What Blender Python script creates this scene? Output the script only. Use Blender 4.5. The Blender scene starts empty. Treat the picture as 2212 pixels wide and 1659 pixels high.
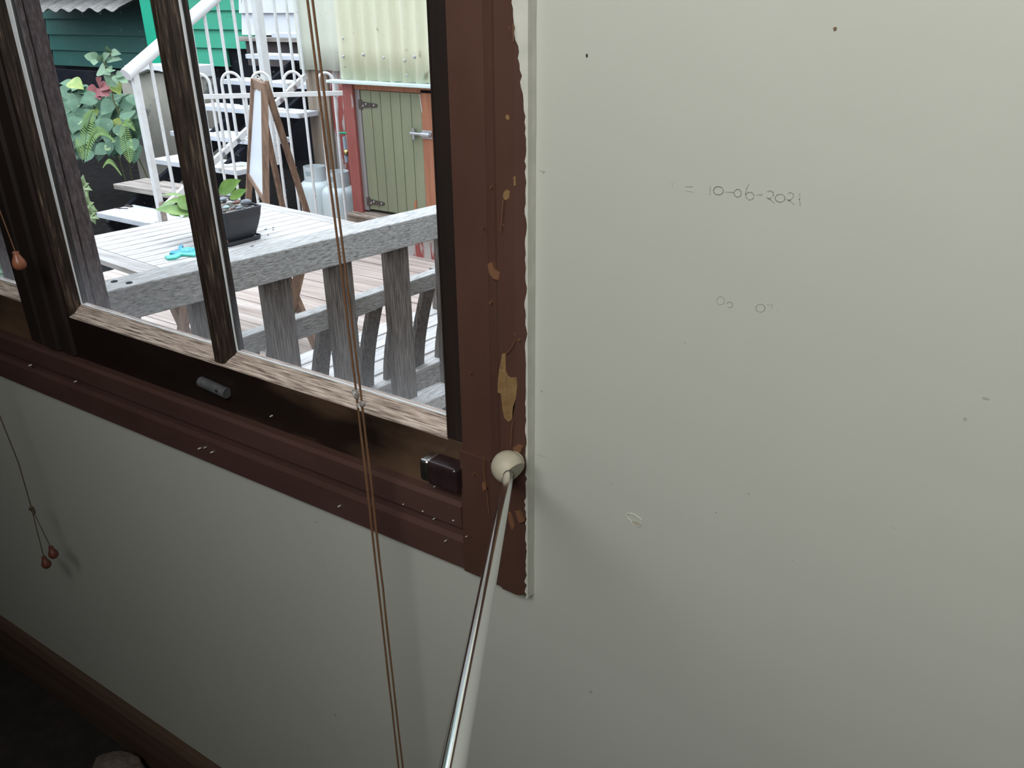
import bpy, bmesh, math, random
from mathutils import Vector, Matrix, Euler, noise
S = bpy.context.scene
random.seed(7)
# ---------------------------------------------------------------- camera
CAM = Vector((0.432, -0.70, 1.68))
REF = Vector((0.432, -0.70, 1.68))      # where the survey of the place was taken from
F_PX = 1740.0
_p, _y, _r = math.radians(25.25), math.radians(32.93), math.radians(0.49)
FW = Vector((-math.sin(_y)*math.cos(_p), math.cos(_y)*math.cos(_p), -math.sin(_p)))
_rt = Vector((math.cos(_y), math.sin(_y), 0)); _dn = FW.cross(_rt)
RT = math.cos(_r)*_rt + math.sin(_r)*_dn
DN = -math.sin(_r)*_rt + math.cos(_r)*_dn
cd = bpy.data.cameras.new('camera'); cam = bpy.data.objects.new('camera', cd)
S.collection.objects.link(cam); S.camera = cam
cd.sensor_width = 36.0; cd.sensor_fit = 'HORIZONTAL'; cd.lens = F_PX/2212*36
cd.clip_start = 0.02; cd.clip_end = 200
M = Matrix.Identity(4)
for i in range(3):
    M[i][0] = RT[i]; M[i][1] = -DN[i]; M[i][2] = -FW[i]; M[i][3] = CAM[i]
cam.matrix_world = M
def ray(px, py): return RT*(px-1106) + DN*(py-829.5) + FW*F_PX
def on_y(px, py, y=0.0):
    r = ray(px, py); return REF + r*((y-REF.y)/r.y)
def on_z(px, py, z):
    r = ray(px, py); return REF + r*((z-REF.z)/r.z)
# ---------------------------------------------------------------- world, lights, exposure
w = bpy.data.worlds.new('overcast_sky'); S.world = w; w.use_nodes = True
bg = w.node_tree.nodes['Background']
bg.inputs[0].default_value = (0.86, 0.93, 1.0, 1)
_wt = w.node_tree; _tc = _wt.nodes.new('ShaderNodeTexCoord'); _sx = _wt.nodes.new('ShaderNodeSeparateXYZ'); _ma = _wt.nodes.new('ShaderNodeMath')
_wt.links.new(_tc.outputs['Generated'], _sx.inputs[0]); _ma.operation = 'MULTIPLY_ADD'; _ma.inputs[1].default_value = 2.8; _ma.inputs[2].default_value = 1.4
_mx = _wt.nodes.new('ShaderNodeMath'); _mx.operation = 'MAXIMUM'; _mx.inputs[1].default_value = .5; _wt.links.new(_sx.outputs['Z'], _ma.inputs[0]); _wt.links.new(_ma.outputs[0], _mx.inputs[0])
_wt.links.new(_mx.outputs[0], bg.inputs[1])      # overcast sky: the zenith three times as bright as the horizon
def area(name, loc, target, sx, sy, power, col):
    l = bpy.data.lights.new(name, 'AREA'); l.shape = 'RECTANGLE'; l.size = sx; l.size_y = sy
    l.energy = power; l.color = col
    o = bpy.data.objects.new(name, l); S.collection.objects.link(o); o.location = loc
    o.rotation_euler = (Vector(target)-Vector(loc)).to_track_quat('-Z', 'Y').to_euler()
    return o
# area light added behind the camera to fit the wall's falloff
area('wall_fill_from_behind', (0.45, -1.46, 2.52), (0.85, 0.0, 2.15), 1.7, 0.6, 30, (1.0, 0.995, 0.93))
S.view_settings.view_transform = 'Standard'; S.view_settings.look = 'None'
S.view_settings.exposure = 0.0; S.view_settings.gamma = 1.0; S.view_settings.use_curve_mapping = False
C = S.collection
# ---------------------------------------------------------------- materials
def nt(name):
    m = bpy.data.materials.new(name); m.use_nodes = True
    t = m.node_tree; b = t.nodes['Principled BSDF']; return m, t, b
def mat(name, c1, c2=None, rough=0.6, scale=8.0, stretch=(1, 1, 1), bump=0.0, bscale=None, metal=0.0,
        c3=None, lo=0.35, hi=0.65, detail=6, patch=None, spec=0.5):
    """principled with a noise between c1 and c2 (and c3); patch=(colour, scale, threshold, stretch) adds worn spots"""
    m, t, b = nt(name); N = t.nodes; L = t.links
    b.inputs['Roughness'].default_value = rough; b.inputs['Metallic'].default_value = metal
    b.inputs['Specular IOR Level'].default_value = spec
    tc = N.new('ShaderNodeTexCoord'); mp = N.new('ShaderNodeMapping'); mp.inputs['Scale'].default_value = stretch
    L.new(tc.outputs['Object'], mp.inputs[0])
    n = N.new('ShaderNodeTexNoise'); n.inputs['Scale'].default_value = scale; n.inputs['Detail'].default_value = detail
    n.inputs['Roughness'].default_value = 0.62
    L.new(mp.outputs[0], n.inputs['Vector'])
    cr = N.new('ShaderNodeValToRGB'); e = cr.color_ramp.elements
    e[0].position = lo; e[1].position = hi
    e[0].color = (*c1, 1); e[1].color = (*(c2 or c1), 1)
    if c3:
        k = cr.color_ramp.elements.new((lo+hi)/2); k.color = (*c3, 1)
    L.new(n.outputs['Fac'], cr.inputs[0]); out = cr.outputs[0]
    if patch:
        for (pc, ps, th, pst) in (patch if isinstance(patch, list) else [patch]):
            mp2 = N.new('ShaderNodeMapping'); mp2.inputs['Scale'].default_value = pst
            L.new(tc.outputs['Object'], mp2.inputs[0])
            n2 = N.new('ShaderNodeTexNoise'); n2.inputs['Scale'].default_value = ps; n2.inputs['Detail'].default_value = 5
            L.new(mp2.outputs[0], n2.inputs['Vector'])
            r2 = N.new('ShaderNodeValToRGB'); r2.color_ramp.elements[0].position = th; r2.color_ramp.elements[1].position = th+0.03
            L.new(n2.outputs['Fac'], r2.inputs[0])
            mx = N.new('ShaderNodeMix'); mx.data_type = 'RGBA'
            L.new(r2.outputs[0], mx.inputs[0]); L.new(out, mx.inputs[6]); mx.inputs[7].default_value = (*pc, 1)
            out = mx.outputs[2]
    L.new(out, b.inputs['Base Color'])
    if bump:
        n3 = n
        if bscale:
            n3 = N.new('ShaderNodeTexNoise'); n3.inputs['Scale'].default_value = bscale; n3.inputs['Detail'].default_value = 6
            L.new(mp.outputs[0], n3.inputs['Vector'])
        bp = N.new('ShaderNodeBump'); bp.inputs['Strength'].default_value = 0.6; bp.inputs['Distance'].default_value = bump
        L.new(n3.outputs['Fac'], bp.inputs['Height']); L.new(bp.outputs[0], b.inputs['Normal'])
    return m
def wood(name, a, b, c, axis, scale=60, bump=0.002, rough=0.75, lo=0.3, hi=0.7, patch=None, ratio=0.05, spec=0.3):
    st = [1, 1, 1]; st[axis] = ratio
    return mat(name, a, b, rough, scale, tuple(st), bump, None, 0, c, lo, hi, 8, patch, spec)
WALL = mat('pale_wall_paint', (0.485, 0.495, 0.445), (0.505, 0.515, 0.465), 0.45, 3.0, bump=0.0006, bscale=30)
CEIL = mat('timber_ceiling', (0.16, 0.12, 0.09), rough=0.8)
UNSEEN_DARK = mat('dark_unseen_surface', (0.08, 0.06, 0.045), (0.11, 0.085, 0.06), 0.6, 6, (1, 1, .1))  # unseen walls, darkened to hold down the room's bounce light
FLOOR = mat('dark_floor', (0.012, 0.010, 0.010), (0.03, 0.022, 0.02), 0.8, 20, bump=0.002)
SKIRT = wood('stained_skirting', (0.07, 0.040, 0.028), (0.12, 0.075, 0.05), (0.09, 0.055, 0.038), 0, 30)
TRIM = mat('brown_gloss_paint', (0.075, 0.036, 0.027), (0.092, 0.046, 0.035), 0.32, 14, (1, 1, .4), 0.0012, 25)
TRIMH = mat('brown_gloss_paint_sill', (0.072, 0.037, 0.031), (0.092, 0.049, 0.041), 0.32, 14, (.4, 1, 1), 0.0012, 25)
SASH = wood('dark_varnished_sash', (0.010, 0.006, 0.005), (0.045, 0.026, 0.017), (0.017, 0.010, 0.008), 0, 9, 0.0012, 0.42, .35, .75,
            patch=((0.12, 0.072, 0.045), 4.2, 0.53, (.55, 1, 1.6)), ratio=.25)
def wear_towards_x(m, k, th):     # bare worn patches get commoner towards the latch end of the rail
    t_ = m.node_tree; rr = [n for n in t_.nodes if n.type == 'VALTORGB'][1]; src = rr.inputs[0].links[0].from_socket
    tc_ = [n for n in t_.nodes if n.type == 'TEX_COORD'][0]; sx_ = t_.nodes.new('ShaderNodeSeparateXYZ'); ma_ = t_.nodes.new('ShaderNodeMath'); ma_.operation = 'MULTIPLY_ADD'
    t_.links.new(tc_.outputs['Object'], sx_.inputs[0]); ma_.inputs[1].default_value = k
    t_.links.new(sx_.outputs['X'], ma_.inputs[0]); t_.links.new(src, ma_.inputs[2]); t_.links.new(ma_.outputs[0], rr.inputs[0])
    rr.color_ramp.elements[0].position = th; rr.color_ramp.elements[1].position = th+.14
wear_towards_x(SASH, .25, .53)
SASHV = wood('dark_varnished_stile', (0.014, 0.010, 0.009), (0.055, 0.036, 0.030), (0.024, 0.016, 0.014), 2, 12, 0.001, 0.45, .35, .75, ratio=.1)
BEADH = wood('weathered_bead_horizontal', (0.10, 0.07, 0.06), (0.85, 0.74, 0.66), (0.50, 0.40, 0.34), 0, 420, 0.002, .8, .34, .66, ratio=.05)
BEADV = wood('weathered_bead_vertical', (0.010, 0.007, 0.005), (0.26, 0.19, 0.14), (0.045, 0.030, 0.022), 2, 300, 0.002, .6, .36, .78, ratio=.06)
PUTTY_GLOW = mat('putty_glow_white', (0.76, 0.80, 0.84), (0.84, 0.87, 0.90), .7, 40, bump=.0006)  # putty, with the outdoor glow of the glass edge put into its white
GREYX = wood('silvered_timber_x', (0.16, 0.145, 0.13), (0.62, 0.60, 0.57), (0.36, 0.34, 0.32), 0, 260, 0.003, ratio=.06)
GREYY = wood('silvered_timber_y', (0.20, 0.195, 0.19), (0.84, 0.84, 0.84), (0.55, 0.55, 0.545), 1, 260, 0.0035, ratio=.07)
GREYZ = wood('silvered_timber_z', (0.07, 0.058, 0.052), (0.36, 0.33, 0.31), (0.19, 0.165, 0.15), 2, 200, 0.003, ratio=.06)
TABLE = wood('bleached_table_timber', (0.22, 0.20, 0.19), (0.70, 0.69, 0.685), (0.57, 0.555, 0.55), 1, 60, 0.001, lo=.25, hi=.62)
TABLEX = wood('bleached_table_timber_x', (0.22, 0.20, 0.19), (0.55, 0.53, 0.52), (0.42, 0.40, 0.39), 0, 60, 0.001, lo=.25, hi=.6)
DECK = wood('pink_grey_decking', (0.30, 0.23, 0.20), (0.66, 0.58, 0.54), (0.50, 0.42, 0.38), 0, 25, 0.001, lo=.28, hi=.66)
BROWNW = wood('raw_brown_timber', (0.12, 0.075, 0.05), (0.36, 0.24, 0.17), (0.24, 0.155, 0.11), 2, 30, 0.001)
POSTM = wood('rough_purple_brown_post', (0.09, 0.065, 0.065), (0.30, 0.25, 0.245), (0.18, 0.14, 0.14), 2, 130, 0.004, .85, ratio=.3)
CHROME = mat('polished_chrome', (0.80, 0.81, 0.83), rough=0.12, metal=1.0)
STEEL = mat('brushed_steel', (0.55, 0.54, 0.52), (0.45, 0.44, 0.42), .28, 40, metal=1.0)
ZINC = mat('galvanised_metal', (0.42, 0.44, 0.47), (0.55, 0.57, 0.60), .4, 30, metal=.8)
CATCH = mat('dull_grey_metal', (0.12, 0.125, 0.135), (0.20, 0.205, 0.22), .5, 60, metal=.5)
KNOBM = mat('dark_maroon_lacquer', (0.022, 0.012, 0.014), (0.035, 0.018, 0.02), .25, 60, patch=((.25, .23, .24), 160, .72, (1, 1, 1)))
BALLM = mat('worn_cream_plastic', (0.42, 0.38, 0.29), (0.50, 0.46, 0.36), .5, 30, bump=.0005, patch=((.33, .24, .14), 120, .66, (1, 1, 1)))
CORD = mat('brown_cord', (0.10, 0.045, 0.022), (0.24, 0.12, 0.055), .8, 900, bump=.0003)
CORDD = mat('olive_brown_cord', (0.05, 0.035, 0.022), (0.11, 0.075, 0.045), .8, 900, bump=.0003)
ACORN = mat('reddish_varnished_wood', (0.26, 0.085, 0.045), (0.34, 0.13, 0.07), .35, 60, (1, 1, .2))
ACORND = mat('dark_red_varnished_wood', (0.10, 0.030, 0.018), (0.14, 0.045, 0.026), .4, 60, (1, 1, .2))
CLEAR = mat('clear_plastic', (0.8, 0.8, 0.78), rough=.08); CLEAR.node_tree.nodes['Principled BSDF'].inputs['Transmission Weight'].default_value = .75
WHITE = mat('white_painted_metal', (0.70, 0.71, 0.70), (0.80, 0.82, 0.83), .4, 12, patch=((.45, .42, .36), 25, .70, (1, 1, 1)))
WHITER = mat('white_handrail_paint', (0.82, 0.83, 0.84), (0.86, 0.87, 0.88), .4, 12)
BLIND = mat('cream_blind_fabric', (0.5, 0.47, 0.40), rough=.9)
LILAC = mat('pale_lilac_tread_paint', (0.52, 0.55, 0.60), (0.66, 0.69, 0.74), .6, 9, (.4, 1, 1), .001, patch=((.34, .33, .30), 6, .64, (.6, 1, 1)))
OLDTREAD = wood('bare_weathered_tread', (0.12, 0.10, 0.09), (0.50, 0.45, 0.40), (0.34, 0.30, 0.27), 0, 30, .002)
GREENW = mat('emerald_weatherboard_paint', (0.025, 0.36, 0.22), (0.035, 0.42, 0.26), .55, 3, (.3, 1, 1), patch=((.03, .25, .17), 2.0, .66, (1, 1, 2)))
GREENC = mat('bright_green_corner_paint', (0.0, 0.44, 0.26), (0.0, 0.48, 0.29), .5, 3)
GREENSHADE = mat('shade_darkened_green_board', (0.035, 0.155, 0.135), (0.042, 0.18, 0.155), .6, 2)  # the house green darkened for the shade under the awning
LAVW = mat('white_lavender_board_paint', (0.66, 0.68, 0.74), (0.74, 0.76, 0.80), .6, 3, patch=((.2, .19, .18), 7, .72, (1, 1, .5)))
DARK = mat('shade_and_dark_parts', (0.009, 0.011, 0.017), (0.017, 0.018, 0.024), .9, 4, spec=.05)  # near-black for dark parts; on the underfloor sheets it stands for shade
SOIL = mat('dark_soil', (0.005, 0.005, 0.006), (0.014, 0.012, 0.011), .95, 9, bump=.02, spec=.05)
CREAM = mat('cream_corrugated_iron', (0.66, 0.65, 0.47), (0.74, 0.74, 0.56), .5, 5, (1, 1, .25), patch=[((.40, .37, .24), 5, .66, (1, 1, .5)), ((.24, .21, .16), 28, .73, (1, 1, .6))])
CREAMP = mat('pale_cream_corrugated_iron', (0.66, 0.68, 0.57), (0.74, 0.76, 0.66), .5, 5, (1, 1, .25))
FLASH = mat('pale_mint_flashing', (0.60, 0.72, 0.70), (0.66, 0.78, 0.76), .4, 8)
OLIVE = mat('olive_green_door_paint', (0.20, 0.22, 0.135), (0.25, 0.265, 0.17), .6, 6, (1, 1, .2), .0008, 40, patch=[((.42, .15, .07), 6, .69, (1.4, 1, .5)), ((.33, .25, .16), 9, .72, (3, 1, .25))])
ORANGE = wood('orange_brown_jamb', (0.28, 0.11, 0.06), (0.42, 0.19, 0.11), (0.36, 0.15, 0.085), 2, 30, .001)
RED = mat('flaking_red_paint', (0.30, 0.06, 0.05), (0.36, 0.085, 0.07), .6, 8, (1, 1, .3), .001, 30, patch=((.46, .43, .42), 5.5, .50, (1.6, 1, .35)))
REDP = mat('faded_red_paint', (0.27, 0.065, 0.055), (0.34, 0.10, 0.085), .6, 12, (1, 1, .3), .001, 30, patch=((.36, .30, .28), 12, .58, (1, 1, .25)))
GREYST = wood('grey_door_stop', (0.17, 0.15, 0.15), (0.33, 0.31, 0.31), (0.25, 0.23, 0.23), 2, 30, .001)
OLDW = wood('old_split_timber', (0.05, 0.035, 0.025), (0.50, 0.43, 0.37), (0.28, 0.22, 0.18), 0, 40, .006)
OLDV = wood('weathered_brown_post', (0.12, 0.09, 0.065), (0.42, 0.36, 0.30), (0.28, 0.225, 0.175), 2, 18, .004)
HINGE = mat('rusty_dark_metal', (0.05, 0.04, 0.035), (0.12, 0.09, 0.075), .6, 40, metal=.4)
GAS = mat('pale_blue_white_enamel', (0.62, 0.70, 0.72), (0.68, 0.76, 0.78), .35, 6)
GASC = mat('pale_grey_collar_enamel', (0.55, 0.60, 0.62), (0.60, 0.65, 0.67), .4, 6)
BRASS = mat('brass', (0.6, 0.47, 0.2), rough=.35, metal=1)
TAPG = mat('green_tap_plastic', (0.02, 0.30, 0.17), rough=.4)
PIPE = mat('pale_blue_pipe', (0.35, 0.42, 0.50), rough=.5)
POT = mat('charcoal_pot_glaze', (0.035, 0.038, 0.048), (0.045, 0.05, 0.06), .45, 10)
STONEG = mat('smooth_grey_stone', (0.20, 0.23, 0.27), (0.27, 0.30, 0.34), .6, 30)
STONEW = mat('white_stone', (0.66, 0.66, 0.64), (0.75, 0.75, 0.72), .7, 30)
STONER = mat('red_brown_stone', (0.22, 0.11, 0.09), (0.32, 0.18, 0.14), .7, 30)
STONET = mat('pale_teal_stone', (0.35, 0.48, 0.47), (0.45, 0.58, 0.56), .6, 30)
GRAVEL = mat('mixed_gravel', (0.06, 0.055, 0.055), (0.45, 0.44, 0.42), .8, 45, c3=(.2, .17, .15), bump=.01)
CERAM = mat('brown_ceramic', (0.28, 0.17, 0.12), (0.38, 0.25, 0.19), .5, 30)
TOYB = mat('turtle_blue_plastic', (0.02, 0.36, 0.55), rough=.45); TOYG = mat('turtle_aqua_plastic', (0.10, 0.60, 0.50), rough=.45)
TOYM = mat('turtle_mint_plastic', (0.25, 0.70, 0.55), rough=.45)
LEAFB = mat('fresh_green_leaf', (0.10, 0.24, 0.035), (0.26, 0.42, 0.10), .35, 10)
LEAFD = mat('blue_green_leaf', (0.045, 0.125, 0.075), (0.12, 0.24, 0.14), .5, 6, patch=((.32, .45, .22), 16, .66, (1, 1, 1)))
LEAFY = mat('yellow_green_leaf', (0.15, 0.27, 0.05), (0.33, 0.38, 0.09), .5, 8)
LEAFR = mat('dusky_pink_leaf', (0.28, 0.085, 0.095), (0.36, 0.12, 0.12), .6, 6)
LEAFT = mat('grey_green_leaf', (0.13, 0.24, 0.15), (0.22, 0.34, 0.20), .5, 6)
FERN = mat('lime_fern_leaf', (0.15, 0.29, 0.07), (0.26, 0.39, 0.12), .6, 8)
SUCC = mat('sage_rosette_leaf', (0.22, 0.32, 0.15), (0.34, 0.42, 0.22), .6, 8)
STEM = mat('plant_stem', (0.10, 0.12, 0.04), (0.16, 0.17, 0.07), .7, 20)
CONC = mat('stained_render', (0.36, 0.33, 0.27), (0.46, 0.43, 0.36), .85, 3, c3=(.40, .38, .33), bump=.004, bscale=20, patch=((.16, .17, .16), 2.2, .60, (1, 1, 1)))
AWN = mat('weathered_grey_sheet', (0.18, 0.17, 0.16), (0.40, 0.385, 0.365), .7, 10, (6, 1, 1), .001)
MIRR = mat('white_board_face', (0.72, 0.78, 0.88), (0.78, 0.84, 0.92), .3, 4)
OCHRE = mat('bare_ochre_undercoat', (0.17, 0.095, 0.035), (0.26, 0.16, 0.065), .8, 60, bump=.001, bscale=150, patch=((.05, .035, .025), 90, .64, (1, 1, 1)))
ORCH = mat('orange_raw_chip', (0.17, 0.075, 0.035), rough=.7)
CAULK = mat('pale_caulk', (0.52, 0.53, 0.47), (0.60, 0.60, 0.54), .5, 40, bump=.001)
PENCIL = mat('pencil_grey', (0.27, 0.275, 0.25), (0.40, 0.405, 0.37), .8, 220, lo=.4, hi=.6)
FAINT = mat('rubbed_pencil_grey', (0.42, 0.43, 0.39), (0.48, 0.49, 0.445), .8, 220, lo=.4, hi=.6)
SMUDGE = mat('grey_smudge', (0.31, 0.31, 0.28), (0.42, 0.41, 0.37), .8, 200)
SPECK = mat('dark_speck', (0.05, 0.035, 0.025), rough=.8)
FLUFF = mat('tan_wool', (0.12, 0.095, 0.08), (0.20, 0.16, 0.14), .95, 90, bump=.004)
ROPE = mat('frayed_white_rope', (0.62, 0.58, 0.52), rough=.9)
# dusty window glass
GLASS, _t, _b = nt('dusty_window_glass'); _N = _t.nodes; _L = _t.links; _N.remove(_b)
_o = [n for n in _N if n.type == 'OUTPUT_MATERIAL'][0]
tr = _N.new('ShaderNodeBsdfTransparent'); tr.inputs[0].default_value = (.97, .98, .99, 1)
gl = _N.new('ShaderNodeBsdfGlossy'); gl.inputs['Roughness'].default_value = .02
lw = _N.new('ShaderNodeLayerWeight'); lw.inputs['Blend'].default_value = .5
pw = _N.new('ShaderNodeMath'); pw.operation = 'POWER'; pw.inputs[1].default_value = 5; _L.new(lw.outputs['Facing'], pw.inputs[0])
fr = _N.new('ShaderNodeMath'); fr.operation = 'MULTIPLY_ADD'; fr.inputs[1].default_value = .6; fr.inputs[2].default_value = .02; _L.new(pw.outputs[0], fr.inputs[0])
m1 = _N.new('ShaderNodeMixShader'); _L.new(fr.outputs[0], m1.inputs[0]); _L.new(tr.outputs[0], m1.inputs[1]); _L.new(gl.outputs[0], m1.inputs[2])
df = _N.new('ShaderNodeBsdfTranslucent'); df.inputs[0].default_value = (.8, .85, .95, 1)
df2 = _N.new('ShaderNodeBsdfDiffuse'); df2.inputs[0].default_value = (.7, .75, .8, 1)
m0 = _N.new('ShaderNodeMixShader'); m0.inputs[0].default_value = .4; _L.new(df.outputs[0], m0.inputs[1]); _L.new(df2.outputs[0], m0.inputs[2])
tc = _N.new('ShaderNodeTexCoord')
sp = _N.new('ShaderNodeSeparateXYZ'); _L.new(tc.outputs['Object'], sp.inputs[0])
mr = _N.new('ShaderNodeMapRange'); mr.inputs[1].default_value = 0.0; mr.inputs[2].default_value = .12; mr.inputs[3].default_value = .15; mr.inputs[4].default_value = .008
_L.new(sp.outputs['Z'], mr.inputs[0])
nz = _N.new('ShaderNodeTexNoise'); nz.inputs['Scale'].default_value = 14; nz.inputs['Detail'].default_value = 9; nz.inputs['Roughness'].default_value = .75; _L.new(tc.outputs['Object'], nz.inputs['Vector'])
mu = _N.new('ShaderNodeMath'); mu.operation = 'MULTIPLY'; _L.new(mr.outputs[0], mu.inputs[0]); _L.new(nz.outputs['Fac'], mu.inputs[1])
vo = _N.new('ShaderNodeTexNoise'); vo.inputs['Scale'].default_value = 260; vo.inputs['Detail'].default_value = 1; _L.new(tc.outputs['Object'], vo.inputs['Vector'])
rs = _N.new('ShaderNodeValToRGB'); rs.color_ramp.elements[0].position = .77; rs.color_ramp.elements[1].position = .80; rs.color_ramp.elements[1].color = (.2, .2, .2, 1); _L.new(vo.outputs['Fac'], rs.inputs[0])
ad = _N.new('ShaderNodeMath'); ad.operation = 'ADD'; ad.use_clamp = True; _L.new(mu.outputs[0], ad.inputs[0]); _L.new(rs.outputs[0], ad.inputs[1])
m2 = _N.new('ShaderNodeMixShader'); _L.new(ad.outputs[0], m2.inputs[0]); _L.new(m1.outputs[0], m2.inputs[1]); _L.new(m0.outputs[0], m2.inputs[2])
_L.new(m2.outputs[0], _o.inputs['Surface'])
# ---------------------------------------------------------------- mesh helpers
def V(*a): return Vector(a)
def box(bm, x0, x1, y0, y1, z0, z1, rot=None, piv=None):
    vs = [bm.verts.new((x, y, z)) for z in (z0, z1) for y in (y0, y1) for x in (x0, x1)]
    for f in ((0, 2, 3, 1), (4, 5, 7, 6), (0, 1, 5, 4), (1, 3, 7, 5), (3, 2, 6, 7), (2, 0, 4, 6)):
        bm.faces.new([vs[i] for i in f])
    if rot:
        bmesh.ops.rotate(bm, verts=vs, cent=piv or V((x0+x1)/2, (y0+y1)/2, (z0+z1)/2), matrix=rot)
    return vs
def bar(bm, a, b, wx, wy, up=V(0, 0, 1), ends=(1, 1)):
    """rectangular bar a->b; wx across, wy along the 'up' side"""
    a, b = V(*a), V(*b); d = (b-a).normalized(); s = d.cross(up).normalized(); u = s.cross(d)
    vs = []
    for p, k in ((a, ends[0]), (b, ends[1])):
        for i, j in ((-1, -1), (1, -1), (1, 1), (-1, 1)):
            vs.append(bm.verts.new(p + s*(i*wx/2*k) + u*(j*wy/2*k)))
    for f in ((3, 2, 1, 0), (4, 5, 6, 7), (0, 1, 5, 4), (1, 2, 6, 5), (2, 3, 7, 6), (3, 0, 4, 7)):
        bm.faces.new([vs[i] for i in f])
    return vs
def tube(bm, pts, r, n=10, cap=True):
    pts = [V(*p) for p in pts]; rings = []
    rr = r if isinstance(r, (list, tuple)) else [r]*len(pts)
    ref = None
    for i, p in enumerate(pts):
        d = (pts[min(i+1, len(pts)-1)] - pts[max(i-1, 0)]).normalized()
        if ref is None:
            ref = V(0, 0, 1) if abs(d.z) < .9 else V(1, 0, 0)
        s = d.cross(ref).normalized(); u = s.cross(d); ref = u
        rings.append([bm.verts.new(p + (s*math.cos(t)+u*math.sin(t))*rr[i]) for t in [2*math.pi*k/n for k in range(n)]])
    for a, b in zip(rings, rings[1:]):
        for k in range(n): bm.faces.new((a[k], a[(k+1) % n], b[(k+1) % n], b[k]))
    if cap:       # caps on vertices of their own, so smooth shading keeps the sides straight
        bm.faces.new([bm.verts.new(v.co) for v in rings[0][::-1]]); bm.faces.new([bm.verts.new(v.co) for v in rings[-1]])
def lathe(bm, prof, c, n=24, axis=None):
    """prof = [(r, z)], c = base point"""
    c = V(*c); rings = []
    for r, z in prof:
        rings.append([bm.verts.new(c + V(r*math.cos(t), r*math.sin(t), z)) for t in [2*math.pi*k/n for k in range(n)]])
    for a, b in zip(rings, rings[1:]):
        for k in range(n): bm.faces.new((a[k], a[(k+1) % n], b[(k+1) % n], b[k]))
    bm.faces.new(rings[0][::-1]); bm.faces.new(rings[-1])
def prism(bm, poly, a, b, fn):
    """extrude 2-D poly between parameters a and b; fn(u, v, t) -> point"""
    r0 = [bm.verts.new(fn(u, v, a)) for u, v in poly]; r1 = [bm.verts.new(fn(u, v, b)) for u, v in poly]
    n = len(poly); bm.faces.new(r0[::-1]); bm.faces.new(r1)
    for k in range(n): bm.faces.new((r0[k], r0[(k+1) % n], r1[(k+1) % n], r1[k]))
def build(name, bm, m, parent=None, loc=None, smooth=False, bevel=0.0, seg=2, auto=True):
    bmesh.ops.recalc_face_normals(bm, faces=bm.faces)
    me = bpy.data.meshes.new(name); bm.to_mesh(me); bm.free()
    o = bpy.data.objects.new(name, me); C.objects.link(o)
    if loc is None:
        xs = [v.co for v in me.vertices]
        loc = V((min(v.x for v in xs)+max(v.x for v in xs))/2, (min(v.y for v in xs)+max(v.y for v in xs))/2, min(v.z for v in xs))
    loc = V(*loc); me.transform(Matrix.Translation(-loc))
    if parent:
        o.parent = parent; pw = V(0, 0, 0); q = parent
        while q: pw += q.location; q = q.parent
        o.location = loc - pw
    else: o.location = loc
    if isinstance(m, (list, tuple)):
        for k in m: me.materials.append(k)
    else: me.materials.append(m)
    if smooth:
        for p in me.polygons: p.use_smooth = True
    if bevel:
        b = o.modifiers.new('bevel', 'BEVEL'); b.width = bevel; b.segments = seg; b.limit_method = 'ANGLE'; b.angle_limit = math.radians(50)
    return o
def NB(): return bmesh.new()
def tag(o, label=None, cat=None, group=None, kind=None):
    if label: o['label'] = label
    if cat: o['category'] = cat
    if group: o['group'] = group
    if kind: o['kind'] = kind
    return o
def thing(name, loc, label, cat, group=None):
    o = bpy.data.objects.new(name, None); C.objects.link(o); o.location = loc; o.empty_display_size = .05
    return tag(o, label, cat, group)
def struct(name, bm, m, label=None, **k):
    o = build(name, bm, m, None, **k); o['kind'] = 'structure'
    if label: o['label'] = label
    return o
def simple(name, bm, m, label, cat, group=None, **k):
    return tag(build(name, bm, m, None, **k), label, cat, group)
def boxo(name, dims, m, parent, bevel=0, **k):
    bm = NB(); box(bm, *dims); return build(name, bm, m, parent, bevel=bevel, **k)

# ================================================================ ROOM
XR, XL, YB, H = 2.2, -4.2, -1.5, 2.9
WX0, WX1, WZ0, WZ1 = -3.0, -0.06, 1.07, 2.16       # window opening
def wallbox(name, boxes, m=WALL):
    bm = NB()
    for b in boxes: box(bm, *b)
    return struct(name, bm, m)
wallbox('wall_window', [(XL, WX0, 0, .1, 0, H), (WX1, XR, 0, .1, 0, H), (WX0, WX1, 0, .1, 0, WZ0), (WX0, WX1, 0, .1, WZ1, H)])
wallbox('wall_left', [(XL-.1, XL, YB, .1, 0, H)], UNSEEN_DARK)
# unseen rear wall, with an opening made to suit the added light
wallbox('wall_rear', [(XL-.1, -.42, YB-.1, YB, 0, H), (1.32, XR+.1, YB-.1, YB, 0, H), (-.42, 1.32, YB-.1, YB, 0, 2.18), (-.42, 1.32, YB-.1, YB, 2.84, H)], UNSEEN_DARK)
wallbox('wall_right', [(XR, XR+.1, YB, .1, 0, H)], UNSEEN_DARK)
bm = NB(); box(bm, XL-.1, XR+.1, YB-.1, .1, H, H+.1); struct('ceiling', bm, CEIL)
bm = NB(); box(bm, XL-.1, XR+.1, YB-.1, .1, -.1, 0); struct('floor', bm, FLOOR)
bm = NB(); prism(bm, [(0, 0), (-.022, 0), (-.022, .135), (-.014, .152), (0, .152)], XL, XR, lambda u, v, t: (t, u, v)); struct('baseboard_window', bm, SKIRT)
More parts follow.
